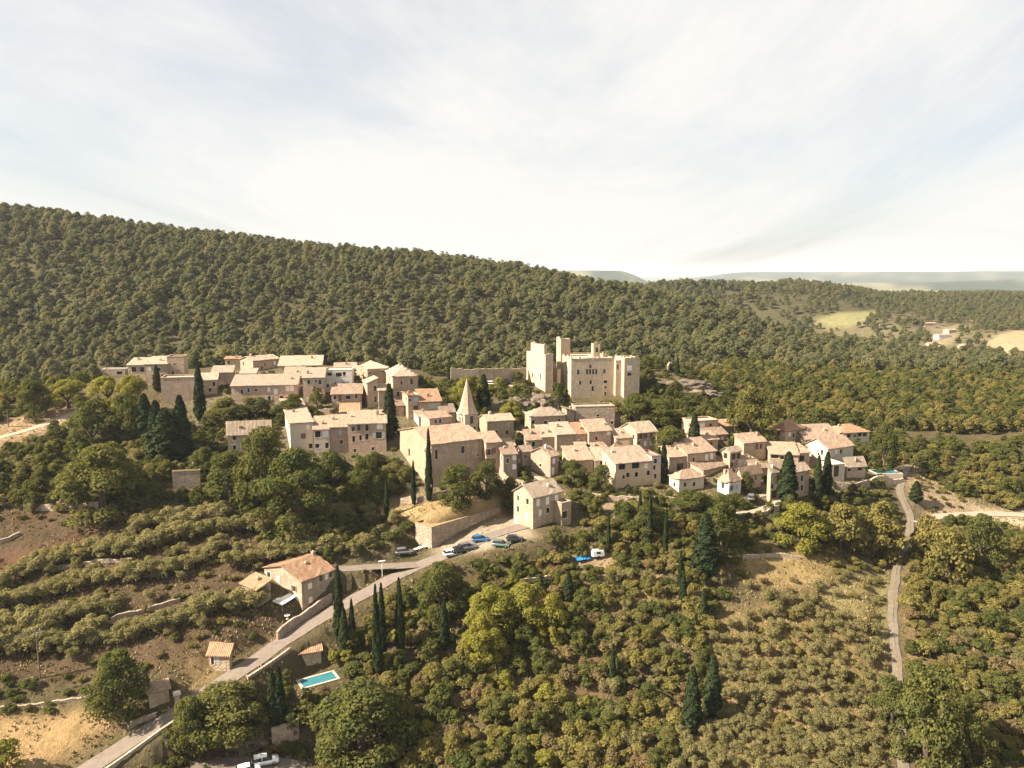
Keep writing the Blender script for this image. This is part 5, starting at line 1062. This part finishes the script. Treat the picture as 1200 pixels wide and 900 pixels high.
# --- trees that stand out
BIG = [('oak',140,765,838,68,'big round lit tree beside the windowless stone hut','lime'),('oak',122,522,602,96,'broad dark holm oak on the bank below the manor',None),('lime',238/1.0*0+128,440,475,44,'yellow green tree beside the dirt track','lime'),
 ('oak',310,500,600,70,'great dark tree rising in front of the front terrace row',None),('oak',345,530,622,95,'spreading dark tree mass below the front terrace row',None),('oak',270,528,590,60,'dark tree below the low barn house',None),
 ('oak',430,535,588,44,'round topped tree below the tall balcony house',None),('oak',390,530,575,50,'dark bush like tree beneath the front row facades',None),('oak',240,525,560,34,'dark tree beside the stone bastion',None),('oak',420,560,600,30,'low dark tree at the foot of the front row',None),
 ('lime',610,683,735,62,'bright yellow green tree below the parking square',None),('lime',575,690,745,62,'second bright yellow green tree below the parking square',None),('oak',517,660,716,58,'dark rounded tree right below the parked white car',None),('lime',567,722,780,46,'pale crowned tree in the thicket below the road',None),
 ('lime',645,700,748,40,'light green tree among the thicket under the terrace',None),('oak',760,590,630,40,'dark tree beside the thin cypress trio',None),('oak',845,590,650,52,'dark spreading tree in the middle gardens',None),('oak',880,455,520,64,'rounded dark tree behind the right quarter',None),
 ('lime',600,470,496,28,'bright yellow tree beside the square stone house',None),('lime',548,440,478,40,'pale yellow green tree behind the spire',None),('oak',1035,498,552,36,'tall green tree above the pool',None),('oak',1085,785,895,86,'huge dark tree overhanging the gravel track','x'),
 ('oak',1045,795,850,50,'dark oak leaning over the gravel track beside the olive grove',None),('oak',1135,840,905,50,'dark oak beyond the huge tree at the track',None),('oak',655,448,484,26,'dark tree against the castle foot',None),('oak',770,470,500,50,'dark wood tree below the bastion',None),('oak',785,500,535,44,'dark tree between turret house and roofless shell',None),('oak',745,462,500,44,'dark evergreen tree beneath the bastion',None),
 ('oak',705,545,577,32,'glossy green bush beside the low double house',None),('oak',672,540,566,34,'ivy dark bush beside the ivy covered house',None),('oak',873,553,576,18,'round green bush in the lane courtyard',None),('oak',810,576,606,60,'dark tree mass below the cubic house',None),('oak',850,580,610,40,'dark tree below the white hipped house',None),
 ('lime',935,590,640,60,'sunny yellow green tree below the dark cypress',None),('gold',985,590,645,50,'golden crowned tree below the arched terrace',None),('gold',1030,590,650,60,'broad golden tree beside the gravel track bend',None),('gold',1085,605,655,40,'golden round tree on the outer side of the track',None),('gold',1110,620,680,52,'wide golden tree beyond the gravel track',None),('oak',1150,605,665,52,'round oak beside the pale gravel lane',None),
 ('oak',425,800,880,110,'broad shadowy tree in the front thicket below the blue pool',None),('oak',265,805,865,90,'dark tree clump below the road wall',None),('oak',222,820,860,50,'lit green tree hanging under the road wall',None),('lime',4,868,910,40,'bright green bush at the corner of the dry field',None),
 ('oak',535,545,592,50,'dark tree at the foot of the church wall',None),('oak',570,540,580,38,'leafy tree beside the church annex',None),('oak',600,560,592,30,'dark tree behind the parking wall',None),('oak',345,462,490,26,'plum dark bush below the tall narrow house',None),('oak',372,455,482,22,'dark round bush beside the slim stone house',None),
 ('oak',300,465,492,50,'dark hedge tree below the long row house',None),('oak',265,468,500,50,'dark tree under the doorway house',None),('oak',335,470,492,40,'low dark tree under the shuttered row',None),('lime',80,445,478,46,'yellow crowned tree where the dirt track bends',None),('oak',40,445,490,40,'dark green tree beside the dirt track',None),('lime',155,440,490,40,'pale green tree in front of the manor',None),('oak',150,462,520,56,'lit dark tree above the holm oak',None),('lime',160,470,505,20,'pale yellow tree beside the cypress clump',None),('oak',110,470,528,60,'spreading oak below the yellow crowned tree',None)]
for k, px, yt, yb, w, lab, _ in BIG: at_pixels(k, px, yt, yb, lab, None, w*1.05)
# --- olive rows on the left terraces: pixel lines at the foot of the trees
ROWS = [([(-30,695),(7,686),(57,664),(110,653),(167,652),(205,634)], 'olive tree in the uppermost hedge like row on the terraces'),([(-30,720),(0,715),(50,702),(110,686),(160,682),(217,671),(258,648)], 'olive tree in the second long row on the terraces'),
 ([(272,665),(305,660),(345,654)], 'olive tree in the short row behind the farmhouse'),([(10,742),(83,730),(125,722)], 'olive tree in the broken row behind the utility pole'),([(-30,772),(0,762),(67,762),(140,752),(200,735),(267,716),(305,714)], 'olive tree in the lowest long row above the road'),
 ([(262,626),(290,622),(322,628)], 'olive tree in the little row under the dark oaks'),([(228,612),(265,612)], 'olive tree in the topmost stub row'),([(345,640),(372,655),(395,640)], 'olive tree in the clump above the lane'),([(350,615),(390,610),(430,600)], 'grey olive tree below the front terrace row'),([(180,640),(215,632),(250,628)], 'olive tree between the upper rows'),([(-30,745),(20,752),(60,742)], 'olive tree beside the utility pole row'),
 ([(405,590),(440,575)], 'silvery olive tree beside the dry grass terrace'),([(160,625),(200,615),(225,622)], 'dim olive tree under the stone bastion')]
for pix, lab in ROWS:
    pts = np.array([hit(*q) for q in pix]); seg = np.r_[0, np.cumsum(np.linalg.norm(np.diff(pts, axis=0), axis=1))]; s = 0
    while s < seg[-1]:
        x_ = np.interp(s, seg, pts[:, 0]) + random.uniform(-.4, .4); y_ = np.interp(s, seg, pts[:, 1]) + random.uniform(-.5, .5); k = random.uniform(.85, 1.2)
        put('olive', np.array([x_, y_, hh(x_, y_)]), k*1.35, k*1.12, lab, lab + ' row', True); s += random.uniform(2.3, 3.3)
        if random.random() < .55: x2, y2 = x_ + random.uniform(-.6, .6), y_ + random.uniform(1.7, 2.6); put('olive', np.array([x2, y2, hh(x2, y2)]), k*1.1, k*.95, lab, lab + ' row', True)
# --- scattered growth: polygon in photo pixels on the ground, spacing, mix [(kind, weight, smin, smax)], place
def reg(poly, sp, mix, place): return (poly, sp, mix, place)
REG = [
 reg([(836,745),(900,705),(960,708),(1040,745),(1040,960),(790,960),(815,850)], 3.0, [('olive', 8, .66, .98), ('gshrub', 1, .7, 1.1)], 'in the dense grove beside the gravel track'),
 reg([(860,690),(1040,672),(1040,740),(960,706),(900,704)], 4.0, [('olive', 2, .5, .7), ('dshrub', 1, .5, .9), ('gshrub', 1, .5, .8)], 'on the grassy top of the olive grove'),
 reg([(850,640),(1040,625),(1040,675),(850,690)], 3.6, [('gshrub', 3, .7, 1.3), ('shrub', 2, .7, 1.3), ('oak', .35, .45, .7)], 'on the sunny terraces above the olive grove'),
 reg([(700,690),(850,640),(850,690),(830,760),(790,960),(690,960),(700,790)], 2.7, [('gshrub', 4, 1.0, 1.8), ('shrub', 3, .9, 1.5), ('oak', 1, .5, .8), ('gold', .8, .45, .75), ('dshrub', 2, .8, 1.5), ('olive', 2, .7, 1.0)], 'in the scrub beside the gully'),
 reg([(430,705),(480,680),(560,665),(650,650),(700,690),(700,790),(690,960),(330,960),(360,870),(360,790)], 2.8, [('oak', 3, .55, 1.0), ('shrub', 2, 1.0, 1.8), ('gshrub', 3, 1.0, 1.7), ('gold', 1.2, .5, .85), ('dshrub', 2.2, .9, 1.6), ('lime', .7, .45, .75)], 'in the thicket below the road'),
 reg([(120,960),(190,865),(300,800),(380,745),(430,705),(360,790),(360,870),(330,960)], 2.6, [('oak', 2.5, .5, .85), ('shrub', 3, .9, 1.5), ('gshrub', 2, .8, 1.3)], 'on the bank under the road wall'),
 reg([(1062,640),(1110,610),(1260,620),(1260,960),(1075,960),(1066,800)], 2.8, [('gold', 1.3, .5, .85), ('oak', 1.6, .5, .9), ('gshrub', 4, .9, 1.7), ('dshrub', 2, .9, 1.6), ('shrub', 2.2, .9, 1.6), ('olive', 1, .7, 1)], 'on the slope beyond the gravel track'),
 reg([(1060,660),(1078,640),(1095,700),(1088,790),(1062,800)], 2.6, [('dshrub', 2, .3, .6), ('gshrub', 2, .3, .7)], 'on the bare verge of the gravel track'),
 reg([(1060,560),(1100,545),(1135,590),(1120,602),(1080,598)], 3.2, [('gshrub', 2, .4, .8), ('shrub', 1, .4, .8)], 'on the bare bend of the gravel track'),
 reg([(400,674),(450,669),(488,666),(470,671),(430,688),(402,704)], 2.0, [('gshrub', 2, .3, .5), ('dshrub', 2, .3, .5), ('shrub', 1, .3, .5)], 'on the bank between the road and the lane'),
 reg([(640,640),(700,600),(780,600),(900,610),(1050,600),(1050,630),(850,645),(700,695)], 3.0, [('oak', 2.2, .45, .8), ('shrub', 3, .8, 1.4), ('gshrub', 3, .8, 1.4), ('gold', .8, .45, .7)], 'in the gardens below the village'),
 reg([(-60,540),(0,530),(60,512),(140,480),(230,500),(250,540),(330,560),(450,545),(500,560),(430,600),(340,635),(230,610),(100,600),(-60,600)], 3.3, [('oak', 4, .55, 1.0), ('shrub', 2, .9, 1.5), ('olive', 1.2, .8, 1.1), ('gshrub', .8, .8, 1.2)], 'on the shaded bank below the manor'),
 reg([(-60,600),(100,600),(230,610),(340,635),(300,690),(330,740),(200,790),(-60,810)], 3.8, [('shrub', 2, .5, 1.0), ('gshrub', 2, .4, .9), ('dshrub', 1, .4, .8), ('olive', 1, .6, .9)], 'on the red olive terraces'),
 reg([(-60,800),(200,786),(160,830),(-60,835)], 3.6, [('shrub', 2, .5, .9), ('gshrub', 1, .5, .9)], 'along the terrace edge above the dry field'),
 reg([(-60,505),(0,495),(90,470),(120,440),(60,425),(-60,440)], 4.6, [('oak', 2, .5, .9), ('gold', 1, .5, .8), ('shrub', 2, .8, 1.5)], 'beside the dirt track'),
 reg([(500,690),(520,660),(560,648),(600,640),(635,634),(650,690),(560,700)], 2.4, [('shrub', 2, .8, 1.3), ('gshrub', 2, .8, 1.2), ('dshrub', 1, .7, 1.1)], 'on the bank under the parking square'),
 reg([(230,520),(270,440),(460,440),(620,460),(660,540),(600,590),(480,590),(300,560)], 3.2, [('oak', 2, .4, .7), ('shrub', 4, .7, 1.3), ('gshrub', 1.2, .7, 1.1)], 'in the gardens of the upper quarter'),
 reg([(345,640),(430,600),(440,608),(498,624),(478,640),(440,652),(400,662),(350,662)], 3.2, [('olive', 3, .85, 1.2), ('oak', 2, .5, .9), ('shrub', 2, .9, 1.4)], 'between the lane and the dry grass terrace'),
 reg([(500,470),(560,436),(640,450),(650,470),(600,480)], 4.0, [('oak', 1.5, .5, .8), ('gshrub', 2, .8, 1.4), ('lime', .5, .5, .7), ('shrub', 1, .8, 1.2)], 'on the slope below the castle terrace'),
 reg([(640,470),(760,470),(900,490),(1060,500),(1060,600),(900,600),(690,600),(640,560)], 3.2, [('oak', 2, .4, .7), ('shrub', 4, .7, 1.3), ('gshrub', 2, .7, 1.1)], 'in the gardens of the lower quarter'),
 reg([(765,442),(840,438),(885,468),(862,490),(800,500),(770,480)], 3.6, [('shrub', 3, .6, 1.2), ('gshrub', 1, .5, 1.0), ('oak', .6, .4, .6)], 'on the rocky spur beyond the bastion'),
 reg([(735,452),(760,440),(800,470),(860,485),(830,500),(740,485)], 3.4, [('oak', 4, .5, .8), ('shrub', 3, .9, 1.5)], 'on the dark slope under the bastion'),
 reg([(1040,520),(1260,500),(1260,600),(1150,592),(1120,590),(1085,560),(1060,545)], 4.0, [('oak', 2.2, .55, .95), ('gold', 1.0, .5, .8), ('gshrub', 2.5, .9, 1.6), ('shrub', 1.5, .9, 1.5)], 'on the rough slope right of the pool'),
 reg([(820,440),(860,428),(1000,428),(1300,428),(1300,505),(1040,505),(900,492),(862,470)], 4.4, [('oak', 4, .75, 1.15), ('gold', 2.6, .7, 1.15), ('dshrub', .4, 1.2, 2)], 'in the golden oak wood behind the village'),
 reg([(500,446),(620,438),(760,444),(830,436),(860,428),(700,425),(500,425)], 5.0, [('oak', 1, .6, .9), ('shrub', 1, 1, 1.6)], 'behind the castle crest'),
]
LN = {'oak': 'dark rounded oak', 'gold': 'golden tinted broadleaf tree', 'lime': 'bright yellow green broadleaf tree', 'olive': 'grey green olive tree', 'shrub': 'dark green shrub', 'gshrub': 'golden green shrub', 'dshrub': 'dry brownish shrub', 'pine': 'aleppo pine'}
def size_words(kind, s, place):
    lo, hi = {'oak': (.55, .8), 'gold': (.55, .8), 'lime': (.5, .65), 'olive': (.7, .82)}.get(kind, (.8, 1.25))
    w = 'small ' if s < lo else ('large ' if s > hi else 'mid sized ')
    return w + LN[kind] + ' ' + place, w + LN[kind] + 's ' + place
LANES = np.concatenate([r[0] for r in ROADS]); LHW = np.concatenate([np.full(len(r[0]), r[1]) for r in ROADS])
# things in the picture that must stay open to view: roads, cars, walls, pools (pixel boxes with their distance)
for bx_ in [(480,600,612,646),(240,768,300,812),(150,805,210,870),(345,780,398,806),(1018,544,1056,560),(670,638,712,660),(295,880,330,900),(430,588,590,612),(206,566,236,594)]:
    PROT.append((*bx_, hit((bx_[0]+bx_[2])/2, bx_[3])[1]))
for i in range(0, len(track_r), 4):
    q = proj(track_r[i]); PROT.append((q[0]-9, q[1]-6, q[0]+9, q[1]+4, track_r[i][1]))
for i in range(0, len(road_main), 4):
    q = proj(road_main[i]); PROT.append((q[0]-14, q[1]-8, q[0]+14, q[1]+5, road_main[i][1]))
PR = np.array(PROT)
OPEN = [[hit(*q)[:2] for q in poly] for poly in ([(0,838),(60,838),(118,824),(142,850),(96,880),(50,905),(-80,960),(-80,838)], [(440,597),(455,584),(520,575),(588,590),(584,604),(506,619)], [(500,650),(590,606),(616,612),(640,640),(612,652),(560,662),(520,664)], [(0,620),(110,615),(135,640),(60,655),(-30,690)],[(868,650),(930,645),(960,660),(930,680),(880,678)])]
FW = [np.array(f) for f in FOOT]; FC = np.array([f.mean(0) for f in FW]); FRr = np.array([np.linalg.norm(f-f.mean(0), axis=1).max() for f in FW])
def blocked(x, y, r, marg):
    d2 = (LANES[:, 0]-x)**2 + (LANES[:, 1]-y)**2
    if (d2 < (LHW+min(r, 1.5)*.8)**2).any(): return True
    near = np.flatnonzero((FC[:, 0]-x)**2 + (FC[:, 1]-y)**2 < (FRr+r+marg)**2)
    for k in near:
        a_ = FW[k]; n = 4; dmin = 1e9; ins = bool(inpoly(a_, np.array([x]), np.array([y]))[0])
        if ins: return True
        for i in range(4):
            p0, p1 = a_[i], a_[(i+1) % 4]; dd_ = p1-p0; u = np.clip(((x-p0[0])*dd_[0]+(y-p0[1])*dd_[1])/(dd_@dd_), 0, 1); q = p0+dd_*u; dmin = min(dmin, math.hypot(x-q[0], y-q[1]))
        if dmin < r*.75+marg: return True
    return False
def hides(p, kind, sxy, sz):
    a_ = proj(p); b_ = proj(p+np.array([0, 0, HGT[kind]*sz])); r = RAD[kind]*sxy*FPX/math.hypot(p[1], CZ-p[2])*.8
    m = (PR[:, 4] > p[1]) & (PR[:, 4] < p[1]+70) & (PR[:, 0] < a_[0]+r) & (PR[:, 2] > a_[0]-r) & (PR[:, 1] < a_[1]) & (PR[:, 3] > b_[1]+1)
    return bool(m.any())
class Hash:
    def __init__(s): s.d = {}
    def add(s, x, y, r): s.d.setdefault((int(x//8), int(y//8)), []).append((x, y, r))
    def clash(s, x, y, r, k):
        i, j = int(x//8), int(y//8)
        return any((x-a)**2+(y-b)**2 < (k*(r+c))**2 for u in (-1, 0, 1) for w in (-1, 0, 1) for a, b, c in s.d.get((i+u, j+w), ()))
HS = Hash()
for q in TREES: HS.add(q['p'][0], q['p'][1], q['r'])
for poly, sp_, mix, place in REG:
    w = np.array([hit(*q)[:2] for q in poly]); x0, y0 = w.min(0); x1, y1 = w.max(0)
    wt = np.array([m_[1] for m_ in mix], float); wt /= wt.sum()
    gx_, gy_ = np.meshgrid(np.arange(x0, x1, sp_), np.arange(y0, y1, sp_*.92)); gx_ = gx_ + (np.arange(gx_.shape[0]) % 2)[:, None]*sp_/2
    gx_ = gx_.ravel(); gy_ = gy_.ravel(); j = .16 if 'dense grove' in place else .42
    gx_ = gx_ + rng.uniform(-j, j, gx_.shape)*sp_; gy_ = gy_ + rng.uniform(-j, j, gy_.shape)*sp_
    k = inpoly(w, gx_, gy_)
    for po in OPEN: k &= ~inpoly(po, gx_, gy_)
    gx_, gy_ = gx_[k], gy_[k]; gz_ = H(gx_, gy_) if len(gx_) else []
    dens = vnoise(gx_, gy_, 14, 31)
    for x_, y_, z_, dn in zip(gx_, gy_, gz_, dens):
        kk = mix[rng.choice(len(mix), p=wt)]
        if dn > .36 and 'grove' not in place and rng.random() < .5: continue
        s = rng.uniform(kk[2], kk[3]); p = np.array([x_, y_, z_]); r = RAD[kk[0]]*s
        ok = False
        for tries in range(3):
            if not blocked(x_, y_, r, .2) and not hides(p, kk[0], s, s) and not HS.clash(x_, y_, r, .36): ok = True; break
            s *= .68; r *= .68
            if tries == 1 and kk[0] in ('oak', 'gold', 'lime'): kk = ('shrub', 1, 1, 1) if kk[0] == 'oak' else ('gshrub', 1, 1, 1); s = .9; r = RAD['shrub']*s
        if not ok or s < .28: continue
        HS.add(x_, y_, r); put(kk[0], p, s*rng.uniform(.92, 1.1), s*rng.uniform(.85, 1.15), *size_words(kk[0], s, place))
# --- dry grass tufts and weeds over the open ground
def grass_mass(name, n, seed, c, szr, polys=None):
    g = np.random.default_rng(seed); y = g.uniform(104, 262, n*2); x = g.uniform(-.72, .72, n*2)*(y+10); k = np.ones(len(x), bool)
    k &= vnoise(x, y, 7, seed) + .5*vnoise(x, y, 2.5, seed+1) > -.12
    for pts, hw, sh in ROADS:
        for s in range(0, len(x), 8000):
            d2 = ((x[s:s+8000, None]-pts[None, :, 0])**2 + (y[s:s+8000, None]-pts[None, :, 1])**2).min(1); k[s:s+8000] &= d2 > (hw+.15)**2
    for fp in FOOT: k &= ~inpoly(fp, x, y)
    x, y = x[k][:n], y[k][:n]; z = H(x, y); m_ = len(x); V = []; nb = 5
    a = g.uniform(0, 6.28, (m_, nb)); ln = g.uniform(*szr, (m_, nb)); w = ln*.28; lean = ln*g.uniform(.2, .8, (m_, nb))
    bx = x[:, None] + g.normal(0, .16, (m_, nb)); by = y[:, None] + g.normal(0, .16, (m_, nb)); bz = np.repeat(z[:, None]-.05, nb, 1)
    ca_, sa_ = np.cos(a), np.sin(a)
    p0 = np.stack([bx-sa_*w, by+ca_*w, bz], -1); p1 = np.stack([bx+sa_*w, by-ca_*w, bz], -1); p2 = np.stack([bx+ca_*lean, by+sa_*lean, bz+ln], -1)
    V = np.stack([p0, p1, p2], 2).reshape(-1, 3); F = np.arange(len(V)).reshape(-1, 3)
    me = fastmesh(name, V, F); mt, t, o = newmat(name + '_blades'); v = N(t, 'ShaderNodeTexCoord').outputs['Object']
    col_ = mixc(t, ramp(t, noise(t, v, .35, 4, .6), [(.35, 0.0), (.65, 1.0)]), c[0], c[1]); col_ = mixc(t, ramp(t, noise(t, v, 2.2, 2), [(.4, 0.0), (.65, .8)]), col_, c[2])
    df = N(t, 'ShaderNodeBsdfDiffuse'); L(t, col_, df.inputs[0]); L(t, df.outputs[0], o.inputs[0]); me.materials.append(mt); tag(link(bpy.data.objects.new(name, me)), kind='stuff')
grass_mass('dry_grass', 26000, 51, [(0.26, 0.19, 0.095), (0.36, 0.27, 0.14), (0.17, 0.14, 0.065)], (.18, .5))
grass_mass('weeds', 12000, 61, [(0.10, 0.10, 0.04), (0.15, 0.13, 0.05), (0.20, 0.15, 0.07)], (.2, .6))
# --- pine forest on the hill behind
pf = [hit(*q)[:2] for q in [(950,376),(985,366),(1035,364),(1012,380),(965,384)]]; pf2 = [hit(*q)[:2] for q in [(1150,404),(1165,394),(1320,391),(1320,430),(1215,424),(1165,417)]]; pf3 = [hit(*q)[:2] for q in [(1085,384),(1125,378),(1120,400),(1090,410)]]
ys_ = [318.0]; 
PX_, PY_ = [], []
y_ = 318.0
while y_ < 1180:
    sp_ = 6.6
    xs_ = np.arange(-.72*y_-20, .72*y_+20, sp_); xs_ = xs_ + rng.uniform(-.42, .42, len(xs_))*sp_
    PX_.append(xs_); PY_.append(np.full(len(xs_), y_) + rng.uniform(-.42, .42, len(xs_))*sp_); y_ += sp_
PX_ = np.concatenate(PX_); PY_ = np.concatenate(PY_)
az_ = PX_/PY_
keep = (PY_ < np.where(az_ < .06, 680, 1150)) & ~inpoly(pf, PX_, PY_) & ~inpoly(pf2, PX_, PY_) & ~inpoly(pf3, PX_, PY_)
keep &= ~((PY_ < 345) & (az_ > -.05) & (az_ < .3)); keep &= ~((PY_ < 400) & (az_ > .24))
op = vnoise(PX_, PY_, 40, 41)*.7 + vnoise(PX_, PY_, 110, 42)      # clearings in the valley on the right
val = ((az_ > .31) & (PY_ > 520) & (PY_ < 900)) | ((az_ > .2) & (PY_ > 625) & (PY_ < 930)); keep &= ~(val & (op > -.04) & (rng.random(len(PX_)) < .7))
PX_, PY_ = PX_[keep], PY_[keep]; PZ_ = H(PX_, PY_)
sc_ = rng.uniform(.5, 1.42, len(PX_))*(1 + .3*vnoise(PX_, PY_, 70, 43)); sc_[(PX_/PY_ > .3) & (PY_ > 440)] *= .8
for x_, y_, z_, s in zip(PX_[PY_ < 420], PY_[PY_ < 420], PZ_[PY_ < 420], sc_[PY_ < 420]):
    pass
def pine_words(az, s):
    w = 'low' if s < .86 else ('tall' if s > 1.1 else 'mid sized'); pl_ = 'behind the manor' if az < -.33 else 'behind the upper quarter' if az < -.12 else 'behind the castle and its rampart' if az < .17 else 'behind the rocky spur' if az < .33 else 'beyond the golden oak wood'
    return w + ' round crowned pine at the forest edge ' + pl_, w + ' forest edge pines ' + pl_
sel = []
for i in range(len(PX_)):
    if PY_[i] < 420 and (blocked(PX_[i], PY_[i], 2.0, .5) or HS.clash(PX_[i], PY_[i], 2.4*sc_[i], .45) or hides(np.array([PX_[i], PY_[i], PZ_[i]]), 'pine', sc_[i], sc_[i])): continue
    sel.append(i)
for i in sel: put('oak' if rng.random() < .1 and PY_[i] > 420 else 'pine', np.array([PX_[i], PY_[i], PZ_[i]]), sc_[i]*rng.uniform(.9, 1.1), sc_[i], *pine_words(PX_[i]/PY_[i], sc_[i]))
# ------------------------------------------------------------------ trees: the largest 300 of each kind are single objects, the rest one mass
def plant(q, var):
    kind = q['kind']; nm, cat = KINDS[kind][2], KINDS[kind][3]
    e = empty(nm, tuple(q['p']), random.uniform(0, 6.28), q['label'], cat, q['group']); e.scale = (q['sxy'], q['sxy'], q['sz'])
    cr_, tk = TM[kind, var]
    link(bpy.data.objects.new('foliage' if 'shrub' in kind else 'crown', cr_), e); link(bpy.data.objects.new('stems' if 'shrub' in kind else 'trunk', tk), e)
MASSN = {'pine': ('pine_forest', 'pine forest covering the hillside'), 'oak': ('oak_wood', ''), 'gold': ('golden_wood', ''), 'lime': ('yellow_trees', ''), 'olive': ('olive_grove', ''), 'shrub': ('green_scrub', ''), 'gshrub': ('golden_scrub', ''), 'dshrub': ('dry_scrub', ''), 'cyp': ('cypresses', '')}
CLS = {'bigoak': 'oak', 'biglime': 'bl', 'gold': 'bl', 'lime': 'bl', 'shrub': 'sh', 'gshrub': 'sh', 'dshrub': 'sh'}
firsts = {}
def score(q):
    px_, py_ = proj(q['p']); inside = -15 < px_ < 1215 and py_ < 930
    return (0 if q['fixed'] else 1, 0 if inside else 1, q['p'][1]/max(.2, q['sxy']*RAD[q['kind']]))
byc = {}
for q in TREES: byc.setdefault(CLS.get(q['kind'], q['kind']), []).append(q)
mass = {}
for c_, lst in byc.items():
    lst.sort(key=score); q300 = lst[:300]; used = set()
    for i, q in enumerate(q300):
        var = i % NVAR; plant(q, var)
    for q in lst[300:]: mass.setdefault(q['kind'], []).append(q)
def mass_object(kind, lst):
    n = len(lst); me = bpy.data.meshes.new(MASSN[kind][0]); me.vertices.add(n); me.vertices.foreach_set('co', np.array([q['p'] for q in lst], np.float32).ravel())
    for nm, typ, data in (('turn', 'FLOAT', np.random.default_rng(5).uniform(0, 6.28, n)), ('wide', 'FLOAT', np.array([q['sxy'] for q in lst])), ('tall', 'FLOAT', np.array([q['sz'] for q in lst])), ('pick', 'INT', np.random.default_rng(6).integers(0, NVAR, n))):
        a_ = me.attributes.new(nm, typ, 'POINT'); a_.data.foreach_set('value', data.astype(np.int32 if typ == 'INT' else np.float32))
    o = link(bpy.data.objects.new(MASSN[kind][0], me)); tag(o, kind='stuff')
    ng = bpy.data.node_groups.new('mass_' + kind, 'GeometryNodeTree'); ng.interface.new_socket('Geometry', in_out='INPUT', socket_type='NodeSocketGeometry'); ng.interface.new_socket('Geometry', in_out='OUTPUT', socket_type='NodeSocketGeometry')
    gi = N(ng, 'NodeGroupInput'); go = N(ng, 'NodeGroupOutput'); ip = N(ng, 'GeometryNodeInstanceOnPoints'); jall = N(ng, 'GeometryNodeJoinGeometry')
    for s in range(NVAR):
        co = [x for x in bpy.data.objects if x.data is TM[kind, s][0]]; to = [x for x in bpy.data.objects if x.data is TM[kind, s][1]]
        j = N(ng, 'GeometryNodeJoinGeometry')
        for ob in (co[:1] + to[:1]):
            oi = N(ng, 'GeometryNodeObjectInfo', transform_space='ORIGINAL'); oi.inputs['Object'].default_value = ob; L(ng, oi.outputs['Geometry'], j.inputs[0])
        g2 = N(ng, 'GeometryNodeGeometryToInstance'); L(ng, j.outputs[0], g2.inputs[0]); L(ng, g2.outputs[0], jall.inputs[0])
    def attr(nm, typ): a_ = N(ng, 'GeometryNodeInputNamedAttribute', data_type=typ); a_.inputs[0].default_value = nm; return a_.outputs[0]
    cr2 = N(ng, 'ShaderNodeCombineXYZ'); L(ng, attr('turn', 'FLOAT'), cr2.inputs[2]); cs = N(ng, 'ShaderNodeCombineXYZ'); w_ = attr('wide', 'FLOAT'); L(ng, w_, cs.inputs[0]); L(ng, w_, cs.inputs[1]); L(ng, attr('tall', 'FLOAT'), cs.inputs[2])
    L(ng, gi.outputs[0], ip.inputs['Points']); L(ng, jall.outputs[0], ip.inputs['Instance']); ip.inputs['Pick Instance'].default_value = True
    L(ng, attr('pick', 'INT'), ip.inputs['Instance Index']); L(ng, cr2.outputs[0], ip.inputs['Rotation']); L(ng, cs.outputs[0], ip.inputs['Scale']); L(ng, ip.outputs[0], go.inputs[0])
    md = o.modifiers.new('growth', 'NODES'); md.node_group = ng
for kind, lst in mass.items(): mass_object(kind, lst)
print('trees', {k: len(v_) for k, v_ in byc.items()}, 'mass', {k: len(v_) for k, v_ in mass.items()})
# ------------------------------------------------------------------ haze
hz, t, o = newmat('haze_air'); pv = N(t, 'ShaderNodeVolumePrincipled'); pv.inputs['Color'].default_value = (0.84, 0.92, 1.0, 1); pv.inputs['Density'].default_value = 5.5e-5; pv.inputs['Anisotropy'].default_value = 0.2
L(t, pv.outputs[0], o.inputs['Volume'])
zlo = float(gz.min())-1; zhi = float(max(gz.max()+14, CZ+4))
tag(MB().box(-27500, 27500, -70, 26100, zlo, zhi).build('haze', hz), kind='stuff')
